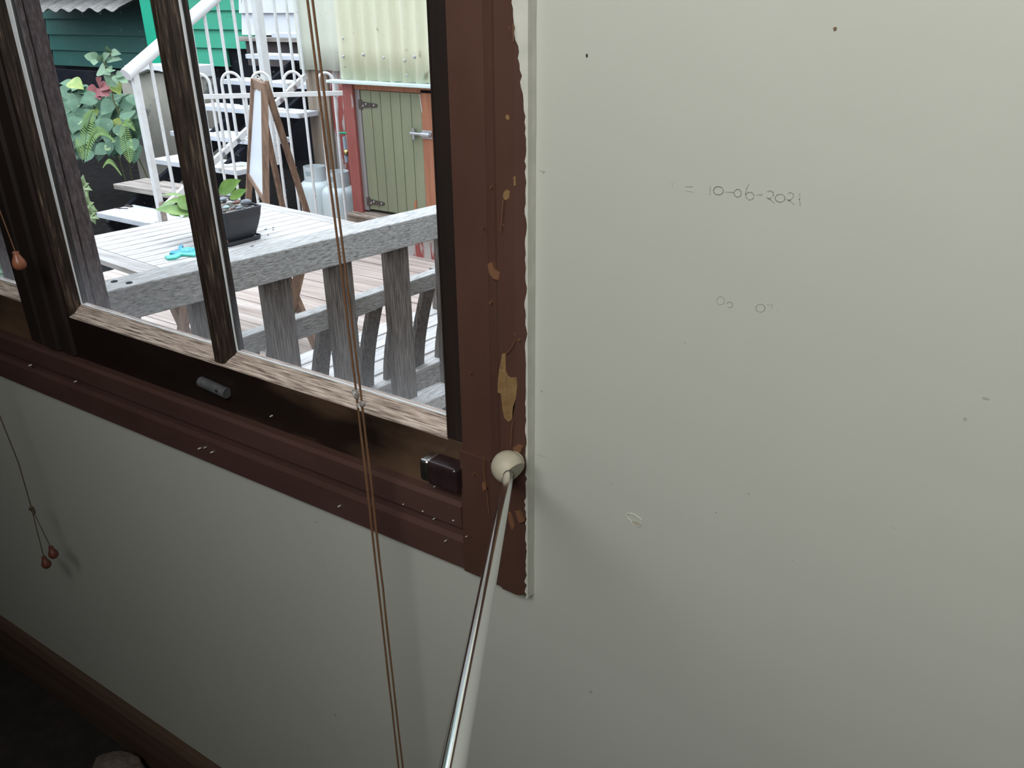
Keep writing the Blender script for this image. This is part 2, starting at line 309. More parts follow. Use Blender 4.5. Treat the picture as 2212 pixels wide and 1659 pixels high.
# ---- window frame and sashes
def prof_x(bm, poly, x0, x1): prism(bm, poly, x0, x1, lambda u, v, t: (t, u, v))    # u=y v=z
def prof_z(bm, poly, z0, z1): prism(bm, poly, z0, z1, lambda u, v, t: (u, v, t))    # u=x v=y
SL, SR, SB, ST = -1.010, -0.060, 1.100, 2.12
BZ0, BZ1 = 1.187, 1.2065       # bottom bead, low edge and glass edge
GYS = .020
def sash(nm, label, x_left, x_right, lglass, rglass, bar_x):
    t = thing(nm, ((x_left+x_right)/2, .02, SB), label, 'window'); del t['category']; t['kind'] = 'structure'
    boxo('bottom_rail', (x_left, x_right, 0.0, .04, SB, BZ0), SASH, t, .0015)
    boxo('top_rail', (x_left, x_right, 0.0, .04, ST-.06, ST), SASH, t, .0015)
    boxo('stile', (x_left, lglass, 0.0005, .04, BZ0, ST-.06), SASHV, t, .0015)
    boxo('stile', (rglass, x_right, 0.0005, .04, BZ0, ST-.06), SASHV, t, .0015)
    # sloping weathered beads
    bm = NB(); prof_x(bm, [(0.0, BZ0-.002), (0.0, BZ0+.001), (.006, BZ0+.006), (GYS, BZ1), (.03, BZ1), (.03, BZ0-.002)], lglass, rglass)
    build('glazing_bead', bm, BEADH, t)
    bm = NB(); prof_z(bm, [(lglass-.001, 0.0), (lglass+.002, 0), (lglass+.008, .006), (lglass+.0115, GYS), (lglass+.0115, .03), (lglass-.001, .03)], BZ0+.001, ST-.06)
    build('glazing_bead', bm, BEADV, t)
    bm = NB(); prof_z(bm, [(rglass+.001, 0.0), (rglass-.001, 0), (rglass-.004, .006), (rglass-.0045, GYS), (rglass-.0045, .03), (rglass+.001, .03)], BZ0+.001, ST-.06)
    build('glazing_bead', bm, SASHV, t)
    edges = [lglass+.0115] + [e for b in bar_x for e in (b-.020, b+.020)] + [rglass-.0045]
    for b in bar_x:
        bm = NB()
        prof_z(bm, [(b-.008, -.001), (b+.006, -.001), (b+.010, .003), (b+.013, .009), (b+.020, .016), (b+.020, .034), (b-.020, .034), (b-.020, .016), (b-.013, .009), (b-.011, .003)], BZ0+.004, ST-.06)
        build('glazing_bar', bm, BEADV, t)
    for i in range(0, len(edges), 2):
        x0, x1 = edges[i], edges[i+1]
        bm = NB(); box(bm, x0-.002, x1+.002, .022, .025, BZ1-.004, ST-.058)
        g = build('glass_pane', bm, GLASS, t)
        bm = NB()     # thin uneven putty line, whitened and widened for the glass edge's glow
        n = 26
        for (a0, a1, vert) in ((x0, x1, False), (BZ1, ST-.06, True)):
            pts = []
            for k in range(n+1):
                s = a0+(a1-a0)*k/n; wd = .0022+.0016*noise.noise(V(s*40, x0*9, 3 if vert else 0)) + ((.020 if i == 0 else .003)*max(0, min(s, 1.75)-1.25) if vert else 0)
                pts.append((s, wd))
            for k in range(n):
                (s, wa), (s2, wb) = pts[k], pts[k+1]
                if vert: q = [(x0, .0215, s), (x0+wa, .0215, s), (x0+wb, .0215, s2), (x0, .0215, s2)]
                else: q = [(s, .0215, BZ1-.001), (s2, .0215, BZ1-.001), (s2, .0215, BZ1+wb*.6), (s, .0215, BZ1+wa*.6)]
                q2 = [V(*p)-V(0, .002, 0) for p in q]
                a = [bm.verts.new(p) for p in q]; b2 = [bm.verts.new(p) for p in q2]
                bm.faces.new(a); bm.faces.new(b2[::-1])
                for j in range(4): bm.faces.new((a[j], a[(j+1) % 4], b2[(j+1) % 4], b2[j]))
        build('putty_glow_line', bm, PUTTY_GLOW, g)
    return t
w1 = sash('window_1', 'dark timber window sash beside the brown painted frame, view of deck', -1.006, SR, -.951, -.118, [-.551])
w2 = sash('window_2', 'neighbouring sash at the left picture edge', -2.05, -1.012, -1.99, -1.094, [-1.54])
w3 = sash('window_3', 'third sash further left', -3.0, -2.056, -2.94, -2.11, [])
# stile cover between the two sashes
bm = NB()
prof_z(bm, [(-1.100, .0), (-1.100, -.004), (-1.060, -.006), (-1.056, -.002), (-1.046, -.002), (-1.042, -.009), (-1.006, -.009), (-1.002, -.003), (-.990, -.003), (-.986, -.007), (-.960, -.006), (-.956, 0)], SB+.012, ST)
o = build('meeting_stile', bm, SASHV, w1, bevel=.0008)
# knob and catch on the bottom rail
o = NB()
def dprof(s, y0, z0, hw, hh):
    pts = [(0, hh), (-hw, hh)]
    for k in range(1, 9):
        a = math.pi/2*k/8; pts.append((-hw + .010*(1-math.cos(a))*1.0, hh - .018 - (hh*2-.018)*math.sin(a)))
    pts.append((0, -hh)); return pts
kn = boxo('window_latch', (-.132, -.086, -.029, -.001, 1.130, 1.164), KNOBM, w1, .0045, seg=3)
kn['label'] = 'dark maroon latch block with steel end'
bm = NB(); box(bm, -.1450, -.1300, -.0275, -.001, 1.1315, 1.1625); build('steel_end_cap', bm, STEEL, kn, bevel=.004, seg=3)
bm = NB(); a, b = V(-.596, -.006, 1.1505), V(-.536, -.006, 1.1455)
tube(bm, [a, b], .0085, 20)
c = build('sash_catch', bm, CATCH, w1, smooth=False); c['label'] = 'small grey metal cylinder catch'
bm = NB(); tube(bm, [V(-.548, -.0165, 1.151), V(-.548, -.0125, 1.151)], .0022, 10); build('screw', bm, STEEL, c)
# architraves
bm = NB()
def side_prof(bm, z0, z1, n=60):
    P = [(-.088, .0), (-.088, -.010), (-.0865, -.012), (-.043, -.012), (-.041, -.0140), (-.035, -.0155), (-.030, -.0165), (-.026, -.0190), (-.004, -.0190), (.0045, -.0130), (.0066, -.0115), (.0066, 0)]
    prof_z(bm, P, z0, z1)
side_prof(bm, 1.003, 2.25); tr1 = struct('trim_1', bm, TRIM, 'glossy brown side architrave with chipped paint')
bm = NB(); prof_x(bm, [(0, 1.003), (-.012, 1.003), (-.0145, 1.006), (-.0145, 1.047), (-.007, 1.051), (-.0075, 1.066), (-.017, 1.072), (-.018, 1.104), (-.012, 1.108), (0, 1.1085)], -3.2, -.0885)
tr2 = struct('trim_2', bm, TRIMH, 'brown moulded sill trim under the sashes')
bm = NB(); prof_x(bm, [(0, ST), (-.018, ST), (-.018, 2.24), (0, 2.25)], -3.2, -.0985); struct('trim_3', bm, TRIMH)
bm = NB(); box(bm, -.0885, -.0430, -.0165, -.0, 1.004, 1.187); box(bm, -.0427, -.0160, -.0195, -.0, 1.006, 1.185)
build('corner_block', bm, TRIM, tr1, bevel=.001)
# outside reveal / sill so that no light leaks round the sashes
bm = NB(); box(bm, -3.2, WX1, .04, .12, 1.05, 1.10); box(bm, -3.2, WX1, .04, .12, ST, 2.2); box(bm, -.06, .03, .04, .12, 1.05, 2.2); box(bm, -3.05, -3.0, .0, .12, 1.05, 2.2)
struct('trim_4', bm, POSTM, 'outer window frame')
# ---- paint chips on the architrave
def blob(px, y, thick=.0006, mm=OCHRE, name='paint_chip', parent=tr1, label=None):
    """flat chip with the given outline (points in the wall plane x, z)"""
    bm = NB(); a = [bm.verts.new((x, y, z)) for x, z in px]; b = [bm.verts.new((x, y+thick+.004, z)) for x, z in px]
    bm.faces.new(a); bm.faces.new(b[::-1]); n = len(a)
    for j in range(n): bm.faces.new((a[j], a[(j+1) % n], b[(j+1) % n], b[j]))
    bmesh.ops.triangulate(bm, faces=bm.faces[:])
    return build(name, bm, mm, parent)
def pxpoly(pts, y): return [(on_y(a, b, y).x, on_y(a, b, y).z) for a, b in pts]
YC = -.0195
blob(pxpoly([(1085, 764), (1092, 763), (1093, 800), (1097, 812), (1104, 816), (1115, 815), (1117, 832), (1114, 862), (1108, 880), (1106, 906), (1098, 911), (1089, 903), (1085, 880), (1082, 850), (1075, 848), (1075, 830), (1078, 800)], YC), YC)['label'] = 'large ochre patch of bare undercoat'
blob(pxpoly([(1088, 415), (1094, 409), (1101, 413), (1100, 428), (1091, 433), (1086, 425)], YC), YC)
blob(pxpoly([(1092, 249), (1097, 247), (1101, 254), (1098, 260), (1092, 256)], YC), YC)
blob(pxpoly([(1109, 382), (1113, 380), (1114, 400), (1110, 402)], YC), YC)
blob(pxpoly([(1053, 570), (1062, 566), (1068, 583), (1080, 588), (1077, 605), (1066, 603), (1056, 590)], YC), YC, mm=ORCH)
blob(pxpoly([(1108, 968), (1118, 960), (1126, 968), (1124, 978), (1112, 978)], YC), YC, mm=ORCH)
blob(pxpoly([(1041, 1043), (1047, 1042), (1051, 1054), (1045, 1062), (1041, 1054)], -.0205), -.0205, mm=ORCH)
blob(pxpoly([(1112, 1104), (1121, 1104), (1130, 1128), (1121, 1130)], YC), YC, mm=ORCH)
blob(pxpoly([(1097, 1105), (1104, 1108), (1112, 1135), (1106, 1146), (1099, 1128)], YC), YC, mm=ORCH)
for a, b, s in ((1100, 60, 3), (1110, 60, 3), (1060, 405, 3), (1087, 486, 3), (1100, 500, 2), (1058, 655, 4), (1096, 669, 2), (1112, 722, 3), (1120, 735, 3), (1014, 808, 2), (1041, 494, 2), (1022, 1025, 3)):
    yy = YC if a > 1082 else -.0190; s *= .7
    blob(pxpoly([(a-s*.6, b), (a, b-s*1.6), (a+s*.7, b-s*.3), (a+s*.3, b+s*1.7)], yy), yy, mm=ORCH if s < 4 else OCHRE)
# long cracks
bm = NB()
for pts in ([(1107, 911), (1105, 930), (1103, 962)], [(1092, 765), (1104, 752), (1112, 735)], [(1087, 430), (1083, 480), (1081, 500)], [(1108, 50), (1109, 90)], [(1045, 985), (1045, 1020), (1052, 1070), (1056, 1110)]):
    tube(bm, [on_y(a, b, -.0222) for a, b in pts], .0005, 5)
build('paint_crack', bm, ORCH, tr1)
# splashes on the sill trim
for a, b in ((583, 900), (937, 1052), (428, 970), (440, 968), (455, 978), (912, 1105), (935, 1122), (978, 1125), (1006, 1160), (730, 1095), (870, 1090), (960, 1170), (160, 825), (62, 790)):
    s = random.uniform(1.2, 2.4); p = on_y(a, b, -.0188)
    blob(pxpoly([(a-s, b-s*.4), (a, b-s*.8), (a+s, b+.4*s), (a+.2*s, b+s*.7)], -.0188), -.0188, mm=CAULK, name='paint_splash', parent=tr2)
# ---- ragged caulk line between trim and wall
bm = NB(); n = 240; prev = None
for k in range(n+1):
    z = .998 + (2.25-.998)*k/n
    e = .0052 + .0022*noise.noise(V(z*60, 0, 0)) + .0018*noise.noise(V(z*190, 4, 0))
    if z > 1.58: e -= min(.010, (z-1.58)*.10)
    xr = .0092 + .0006*noise.noise(V(z*25, 9, 0))
    ring = [bm.verts.new(p) for p in ((e, -.0121-.72*max(0, .0066-e), z), (e, -.001, z), (xr, 0.002, z), (xr, -.0008, z), (.0080, -.006, z), (.0071, -.0118, z))]
    if prev:
        for j in range(6): bm.faces.new((prev[j], prev[(j+1) % 6], ring[(j+1) % 6], ring[j]))
    else: bm.faces.new(ring)
    prev = ring
bm.faces.new(prev[::-1]); struct('trim_5', bm, CAULK, 'uneven bead of pale caulk beside the architrave')
# ================================================================ marks on the wall
wl = bpy.data.objects['wall_window']
def stroke(bm, pts, wd, y=-.0004):
    P = [on_y(a, b, 0) for a, b in pts]
    for i in range(len(P)-1):
        a, b = P[i], P[i+1]; d = (b-a).normalized(); n_ = V(-d.z, 0, d.x)*wd/2; d2 = d*wd*.3
        q = [a-d2+n_, a-d2-n_, b+d2-n_, b+d2+n_]
        f = [bm.verts.new((v.x, y, v.z)) for v in q]; g = [bm.verts.new((v.x, .001, v.z)) for v in q]
        bm.faces.new(f); 
        for j in range(4): bm.faces.new((f[j], g[j], g[(j+1) % 4], f[(j+1) % 4]))
def zo(x, y): return 1400+x/4.88, 360+y/4.88     # coordinates read off an enlarged view of the writing
def circ(cx, cy, rx, ry, a0=0, a1=360, n=14): return [zo(cx+rx*math.cos(math.radians(a0+(a1-a0)*k/n)), cy+ry*math.sin(math.radians(a0+(a1-a0)*k/n))) for k in range(n+1)]
bm = NB(); W_ = .00075
stroke(bm, [zo(655, 197), zo(652, 297)], W_*1.1); stroke(bm, circ(742, 252, 52, 44), W_)
stroke(bm, [zo(815, 265), zo(900, 270)], W_*1.1); stroke(bm, [zo(1150, 294), zo(1200, 295)], W_*1.5)
stroke(bm, [zo(1598, 285), zo(1596, 345), zo(1605, 408)], W_*1.2)
build('handwritten_number', bm, PENCIL, wl)['label'] = 'pencilled date 10-06-2021 on the wall, darker strokes'
bm = NB()
stroke(bm, circ(945, 278, 38, 42), W_)
stroke(bm, [zo(1065, 182), zo(1040, 225), zo(1028, 280), zo(1035, 325), zo(1070, 350), zo(1108, 335), zo(1118, 300), zo(1095, 270), zo(1055, 268), zo(1030, 295)], W_)
for dx, dy in ((0, 0), (212, 18)):
    stroke(bm, [zo(1258+dx, 262+dy), zo(1290+dx, 252+dy), zo(1318+dx, 268+dy), zo(1320+dx, 300+dy), zo(1290+dx, 330+dy), zo(1262+dx, 340+dy)], W_)
    stroke(bm, [zo(1250+dx, 322+dy), zo(1290+dx, 345+dy), zo(1330+dx, 382+dy)], W_)
stroke(bm, circ(1392, 330, 52, 42), W_)
stroke(bm, [zo(400, 208), zo(465, 210)], W_); stroke(bm, [zo(400, 250), zo(480, 266)], W_*.8)
build('handwritten_number', bm, mat('light_pencil_grey', (0.33, 0.335, 0.305), (0.44, 0.445, 0.405), .8, 220, lo=.4, hi=.6), wl)
bm = NB()
stroke(bm, circ(765, 1410, 40, 42), W_*.8); stroke(bm, circ(860, 1455, 32, 30, 200, 480), W_*.8); stroke(bm, circ(1185, 1488, 48, 42), W_)
stroke(bm, [zo(1255, 1450), zo(1310, 1455), zo(1300, 1500)], W_*.8); stroke(bm, [zo(1368, 1515), zo(1370, 1555)], W_*1.4)
stroke(bm, [zo(250, 165), zo(258, 225)], W_)
build('handwritten_number', bm, FAINT, wl)
def speck(a, b, r, m=SPECK, sq=1.0, y=-.0006):
    p = on_y(a, b, 0); bm = NB(); n = 9
    pts = [(p.x+r*math.cos(t)*(1+.3*random.random()), p.z+sq*r*math.sin(t)*(1+.3*random.random())) for t in [2*math.pi*k/n for k in range(n)]]
    blob(pts, y, .0002, m, 'wall_mark', wl)
speck(1804, 62, .0012, mat('brown_spot', (.16, .09, .05), rough=.7)); speck(1268, 120, .0009, sq=1.6); speck(2130, 860, .0022, SMUDGE, .4)
for a, b, r in ((725, 1545, .004), (1617, 1067, .0012), (1277, 1495, .003), (1547, 1107, .0012), (1320, 1045, .001), (700, 1225, .0015), (688, 1340, .0013), (668, 1615, .002), (402, 880, .001), (1170, 845, .0018), (1173, 372, .0012), (1480, 740, .001), (1712, 1210, .001), (1930, 1140, .001), (2085, 905, .0018)):
    speck(a, b, r*.7, SMUDGE)
# small ring-shaped dent of lifted plaster
bm = NB(); pc = on_y(1371, 1123, 0)
tube(bm, [(pc.x+.0095*math.cos(t)*(.9+.2*math.sin(3*t))-.003*math.sin(t), -.0002, pc.z+.007*math.sin(t)) for t in [2*math.pi*k/20*.9+.4 for k in range(21)]], .0007, 6)
build('wall_mark', bm, CAULK, wl, smooth=True)
speck(1374, 1130, .0045, mat('lifted_plaster', (.42, .40, .32), rough=.9), .5)
bm = NB(); stroke(bm, [(1142, 973), (1150, 979), (1170, 984), (1182, 989)], .0007); stroke(bm, [(1165, 368), (1178, 371)], .0008); stroke(bm, [(678, 1128), (688, 1128)], .001)
build('wall_mark', bm, SMUDGE, wl)

# ================================================================ THINGS IN THE ROOM
# door-stop style ball socket and its chrome rod
P2 = REF + ray(977, 1659)/F_PX*.33
bc = on_y(1097, 1009, -.041)
t = thing('rod_socket', (bc.x, -.022, bc.z-.02), 'worn cream ball socket fixed to the lower corner of the brown architrave', 'rod socket')
bm = NB(); bmesh.ops.create_uvsphere(bm, u_segments=32, v_segments=20, radius=.0192, matrix=Matrix.Translation(bc))
nrm = (V(.86, -.25, -.42)).normalized()
res = bmesh.ops.bisect_plane(bm, geom=bm.verts[:]+bm.edges[:]+bm.faces[:], plane_co=bc+nrm*.0100, plane_no=nrm, clear_outer=True)
bmesh.ops.contextual_create(bm, geom=[e for e in bm.edges if e.is_boundary])
build('ball', bm, BALLM, t, smooth=False, bevel=.0015)
for p_ in bpy.data.objects['ball'].data.polygons: p_.use_smooth = len(p_.vertices) < 6
bm = NB(); tube(bm, [(bc.x-.002, -.0205, bc.z-.002), (bc.x-.002, -.03, bc.z-.002)], .012, 20); build('base', bm, BALLM, t)
A = on_y(1099, 1028, -.058)
dr = (P2-A).normalized()
bm = NB(); n0 = A - dr*.006; n1 = A + dr*((P2-A).length*1.22)
tube(bm, [n0, n1], .0057, 40)
simple('curtain_rod', bm, CHROME, 'slim polished chrome rod reaching from the cream ball socket towards the viewer', 'rod', smooth=True)
bm = NB(); tube(bm, [A-dr*.0022, A-dr*.0002], .0064, 24); build('socket_collar', bm, mat('dark_socket_hole', (.06, .05, .04), rough=.7), t)
# blind at the head of the window, its cords
t = thing('window_blind', (-1.5, -.05, 2.30), 'rolled up cream blind above the window', 'blind')
bm = NB(); tube(bm, [(-3.1, -.06, 2.34), (-.05, -.06, 2.34)], .035, 20); build('rolled_fabric', bm, BLIND, t)
boxo('bracket', (-.05, -.03, -.09, -.0, 2.31, 2.37), STEEL, t); boxo('bracket', (-3.12, -3.10, -.09, -.0, 2.31, 2.37), STEEL, t)
def wob(a, b, n, s, seed):
    a, b = V(*a), V(*b); return [a.lerp(b, k/n) + V(s*noise.noise(V(k*.7, seed, 0)), 0, 0)*(1 if 0 < k < n else 0) for k in range(n+1)]
t = thing('pull_cord', (-.2, -.06, .5), 'long brown double cord with two clear clips hanging across the right sash', 'cord')
c1 = on_y(770, 850, -.06); c2 = on_y(782, 872, -.06); e1 = on_y(862, 1659, -.06)
top1 = on_y(664, 0, -.06); top2 = on_y(675, 0, -.06)
def ext(a, b, z): return a + (b-a)*((z-a.z)/(b.z-a.z))
bot1 = ext(c1, on_y(861, 1659, -.06), .45); bot2 = ext(c2, on_y(870, 1659, -.06), .45)
for (tp, cc, bt, sd) in ((top1, c1, bot1, 1), (top2, c2, bot2, 5)):
    bm = NB(); up = ext(cc, tp, 2.31)
    tube(bm, [up]+wob(tp, cc, 6, .0008, sd)+wob(cc, bt, 14, .0016, sd+9)[1:], .00135, 8)
    build('cord', bm, CORD, t, smooth=True)
bm = NB(); tube(bm, [c1+V(0, -.001, 0), ext(c1, bot1, 1.15)+V(.0028, -.001, 0), ext(c1, bot1, 1.0)+V(.0015, -.001, 0), bot1+V(.0012, -.001, 0)], .0011, 8); build('cord', bm, CORD, t, smooth=True)
bm = NB(); tube(bm, [c2+V(0, -.001, 0), ext(c2, bot2, 1.15)+V(.0026, -.001, 0), ext(c2, bot2, 1.0)+V(.0015, -.001, 0), bot2+V(.0012, -.001, 0)], .0011, 8); build('cord', bm, CORD, t, smooth=True)
for cc, tilt in ((c1, 1.2), (c2, -.5)):
    bm = NB(); bmesh.ops.create_uvsphere(bm, u_segments=14, v_segments=10, radius=.0048, matrix=Matrix.Translation(cc+V(.0005, -.002, 0)) @ Matrix.Rotation(tilt, 4, 'Y') @ Matrix.Diagonal((1.5, .8, .9, 1)))
    build('cord_clip', bm, CLEAR, t, smooth=True)
def acorn(bm, c, s=1.0, ang=0.0):
    prof = [(.0001, -.0215), (.006, -.0205), (.0098, -.016), (.0108, -.011), (.0095, -.005), (.0062, .0015), (.0048, .006), (.0050, .009), (.0046, .0098), (.0012, .0098)]
    n0 = len(bm.verts); lathe(bm, [(r*s, z*s) for r, z in prof], (0, 0, 0), 20)
    vs = bm.verts[:][n0:]; bmesh.ops.rotate(bm, verts=vs, cent=(0, 0, 0), matrix=Matrix.Rotation(ang, 3, 'Y'))
    bmesh.ops.translate(bm, verts=vs, vec=c)
k = on_y(37, 556, -.06)
t = thing('blind_pull', (k.x, k.y, k.z-.02), 'reddish wooden acorn pull on a single brown cord in front of the left sash', 'blind pull')
bm = NB(); acorn(bm, k, 1.0, -.12); build('acorn_knob', bm, ACORN, t, smooth=True)
bm = NB(); a = on_y(0, 456, -.06); tube(bm, [k+V(-.001, 0, .009), a, ext(k, a, 2.31)], .0011, 8); build('cord', bm, CORD, t, smooth=True)
kk = on_y(69, 1101, -.06); k1 = on_y(112, 1188, -.06); k2 = on_y(97, 1210, -.06)
t = thing('blind_pull', (kk.x, kk.y, k2.z-.02), 'dark cord knotted above two small dark wooden pulls against the wall', 'blind pull')
bm = NB(); a = on_y(0, 900, -.06); tube(bm, [kk, on_y(40, 1000, -.06), a, ext(kk, a, 1.25)+V(-.01, 0, 0), V(-1.235, -.06, 2.31)], .0012, 8)
tube(bm, [kk, on_y(76, 1130, -.06), k2+V(-.001, 0, .008)], .0010, 8); tube(bm, [kk+V(.003, 0, -.003), on_y(84, 1130, -.06), k1+V(-.002, 0, .008)], .0010, 8)
build('cord', bm, CORDD, t, smooth=True)
bm = NB()
for q in range(7):
    bmesh.ops.create_uvsphere(bm, u_segments=8, v_segments=6, radius=.0038, matrix=Matrix.Translation(kk+V(.0035*math.cos(q*2.2)+.001, .002*math.sin(q), -.006+.0025*q*.8)))
build('knot', bm, CORDD, t, smooth=True)
for q in (k1, k2):
    bm = NB(); acorn(bm, q, .92, -.15); build('acorn_knob', bm, ACORND, t, smooth=True)
# fuzzy thing on the floor
bm = NB(); fc = on_z(272, 1655, 0.03)
bmesh.ops.create_icosphere(bm, subdivisions=4, radius=1, matrix=Matrix.Translation(V(fc.x, fc.y-.02, .028)) @ Matrix.Diagonal((.075, .05, .03, 1)))
for v in bm.verts: v.co += (v.co-V(fc.x, fc.y-.02, .028))*.25*noise.noise(v.co*40)
simple('wool_scrap', bm, FLUFF, 'fuzzy tan scrap lying on the dark floor by the skirting', 'scrap', smooth=True)

# ================================================================ OUTSIDE: GROUND, DECK
DZ = -.15
bm = NB(); box(bm, -20, 3, .12, 14, -1.2, -.32); struct('ground', bm, SOIL)
def wobble_plank(bm, x0, x1, y0, y1, z0, z1): box(bm, x0, x1, y0, y1, z0, z1)
bm = NB(); y = .13; k = 0
while y < 4.62:
    wdt = .088; x0, x1 = -5.42, -.4
    js = [x0, -3.9+.9*((k*7) % 5)/5, x1] if k % 2 else [x0, -2.6+.7*((k*3) % 4)/4, x1]
    for a, b in zip(js, js[1:]): box(bm, a+.001, b-.001, y, y+wdt, DZ-.022, DZ+.0015*((k*5) % 3-1))
    y += wdt+.005; k += 1
struct('deck', bm, DECK, bevel=.001)
bm = NB(); box(bm, -5.42, -.4, .13, 4.62, -.32, -.19); struct('deck_framing', bm, DARK)
# outer wall of this house around/below the window is the room wall; post outside the window
t = thing('veranda_post', (-1.47, .25, DZ), 'rough purple-brown timber post standing just outside the window', 'post')
boxo('post_board', (-1.62, -1.343, .2665, .300, DZ, 3.0), POSTM, t, .002)
boxo('post_board', (-1.60, -1.3435, .20, .2635, DZ, 3.0), POSTM, t, .002)
bm = NB(); box(bm, 1.25, 1.35, .1, 7.0, -.32, 4.2); struct('added_shade_wall', bm, mat('shade_wall_brown', (.12, .10, .08), (.16, .135, .11), .7, 5, (1, 1, .3)))  # unseen wall added to shade the timber faces turned this way
bm = NB(); box(bm, -4.4, 2.3, .1, .75, 2.95, 3.02); struct('shade_slab', bm, UNSEEN_DARK)  # out-of-view slab added to hold back sky light near the window
# ---- deck railing in front of the window
def rl(y, off=0.0): return -1.602 + .182*(y-.447) - off      # x of the rail's near top edge at y
t = thing('deck_railing', (-1.6, .31, DZ), 'chunky silvered timber deck railing with wide balusters, nearest to the window', 'railing')
bm = NB()
RW, y0, y1 = .110, .315, 3.1
vs = []
def rprof(y):
    x = rl(y)
    return [V(x, y, .990), V(x, y, .895), V(x-RW, y, .895), V(x-RW, y, .990)]
rings = []
NR = 90
for i in range(NR+1):
    yy = y0+(y1-y0)*i/NR; r = []
    for p in rprof(yy):
        nn = noise.noise(V(p.x*5, p.y*6, p.z*9)); r.append(bm.verts.new(p+V(.0015*nn, 0, .0022*nn)))
    rings.append(r)
for a, b in zip(rings, rings[1:]):
    for j in range(4): bm.faces.new((a[j], a[(j+1) % 4], b[(j+1) % 4], b[j]))
bm.faces.new(rings[0]); bm.faces.new(rings[-1][::-1])
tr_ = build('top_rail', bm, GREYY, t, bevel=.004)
for a, b in ((247, 608), (279, 611)):
    p = on_z(a, b, .991); bm = NB(); tube(bm, [p-V(0, 0, .003), p+V(0, 0, .0012)], .009, 16); build('bolt_hole', bm, DARK, tr_)
for i, yc in enumerate([.49, .735, .972, 1.213, 1.461, 1.71, 1.94, 2.18, 2.42, 2.66, 2.90]):
    bm = NB(); x = rl(yc)-.035
    a = -.18
    vs = box(bm, x-.035, x, yc-.050, yc+.050, DZ, .897, Matrix.Rotation(a, 3, 'Z'))
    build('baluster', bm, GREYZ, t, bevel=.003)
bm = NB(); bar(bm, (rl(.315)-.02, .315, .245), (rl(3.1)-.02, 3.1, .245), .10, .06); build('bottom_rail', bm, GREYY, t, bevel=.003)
# ================================================================ garden bench behind the railing
def bx(y, off=0.0): return -1.615 + .125*(y-1.088) - off
t = thing('garden_bench', (-1.85, 1.5, DZ), 'weathered slatted garden bench with curved back slats behind the railing', 'bench')
b0, b1 = .86, 2.45
bm = NB(); rings = []
for i in range(41):
    y = b0+(b1-b0)*i/40; arch = .012*math.cos((y-1.6)*7.0)
    x = bx(y); rings.append([bm.verts.new(q) for q in ((x, y, .700), (x, y, .630+arch*.6), (x-.05, y, .630+arch*.6), (x-.05, y, .700))])
for a, b in zip(rings, rings[1:]):
    for j in range(4): bm.faces.new((a[j], a[(j+1) % 4], b[(j+1) % 4], b[j]))
bm.faces.new(rings[0]); bm.faces.new(rings[-1][::-1]); build('top_rail', bm, GREYY, t, bevel=.004)
def curved(bm, y, wy, ztop=.645, zbot=.21, bow=.045, th=.022):
    rings = []
    for i in range(15):
        s = i/14; z = ztop+(zbot-ztop)*s; x = bx(y)-.012 - (bow+.045)*math.sin(math.pi/2*s)
        rings.append([bm.verts.new(q) for q in ((x, y-wy/2, z), (x, y+wy/2, z), (x-th, y+wy/2, z), (x-th, y-wy/2, z))])
    for a, b in zip(rings, rings[1:]):
        for j in range(4): bm.faces.new((a[j], a[(j+1) % 4], b[(j+1) % 4], b[j]))
    bm.faces.new(rings[0]); bm.faces.new(rings[-1][::-1])
bs = [(yy_, .076) for yy_ in (1.235, 1.345, 1.465, 1.60, 1.75, 1.90, 2.03, 2.16, 2.29)]
for yy, ww in bs:
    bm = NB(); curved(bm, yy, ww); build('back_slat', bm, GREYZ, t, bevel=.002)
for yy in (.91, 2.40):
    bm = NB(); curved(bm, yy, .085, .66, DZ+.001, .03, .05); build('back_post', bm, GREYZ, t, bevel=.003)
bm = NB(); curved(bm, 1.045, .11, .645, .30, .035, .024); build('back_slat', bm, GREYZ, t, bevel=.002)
bm = NB(); bar(bm, (bx(b0)-.085, b0, .215), (bx(b1)-.085, b1, .215), .03, .09); build('seat_rail', bm, GREYY, t, bevel=.002)
for k in range(5):
    bm = NB(); o_ = .115+k*.112
    bar(bm, (bx(b0, o_), b0+.02, .262), (bx(b1, o_), b1-.02, .262), .098, .018); build('seat_slat', bm, TABLE, t, bevel=.002)
for yy in (.93, 2.38):
    boxo('front_leg', (bx(yy)-.575, bx(yy)-.525, yy-.025, yy+.025, DZ, .48), GREYZ, t, .003)
    bm = NB(); bar(bm, (bx(yy)-.0, yy, .46), (bx(yy)-.58, yy, .48), .06, .025); build('armrest', bm, GREYX, t, bevel=.003)
    bm = NB(); bar(bm, (bx(yy)-.03, yy, .225), (bx(yy)-.55, yy, .225), .03, .06); build('side_rail', bm, GREYX, t, bevel=.002)
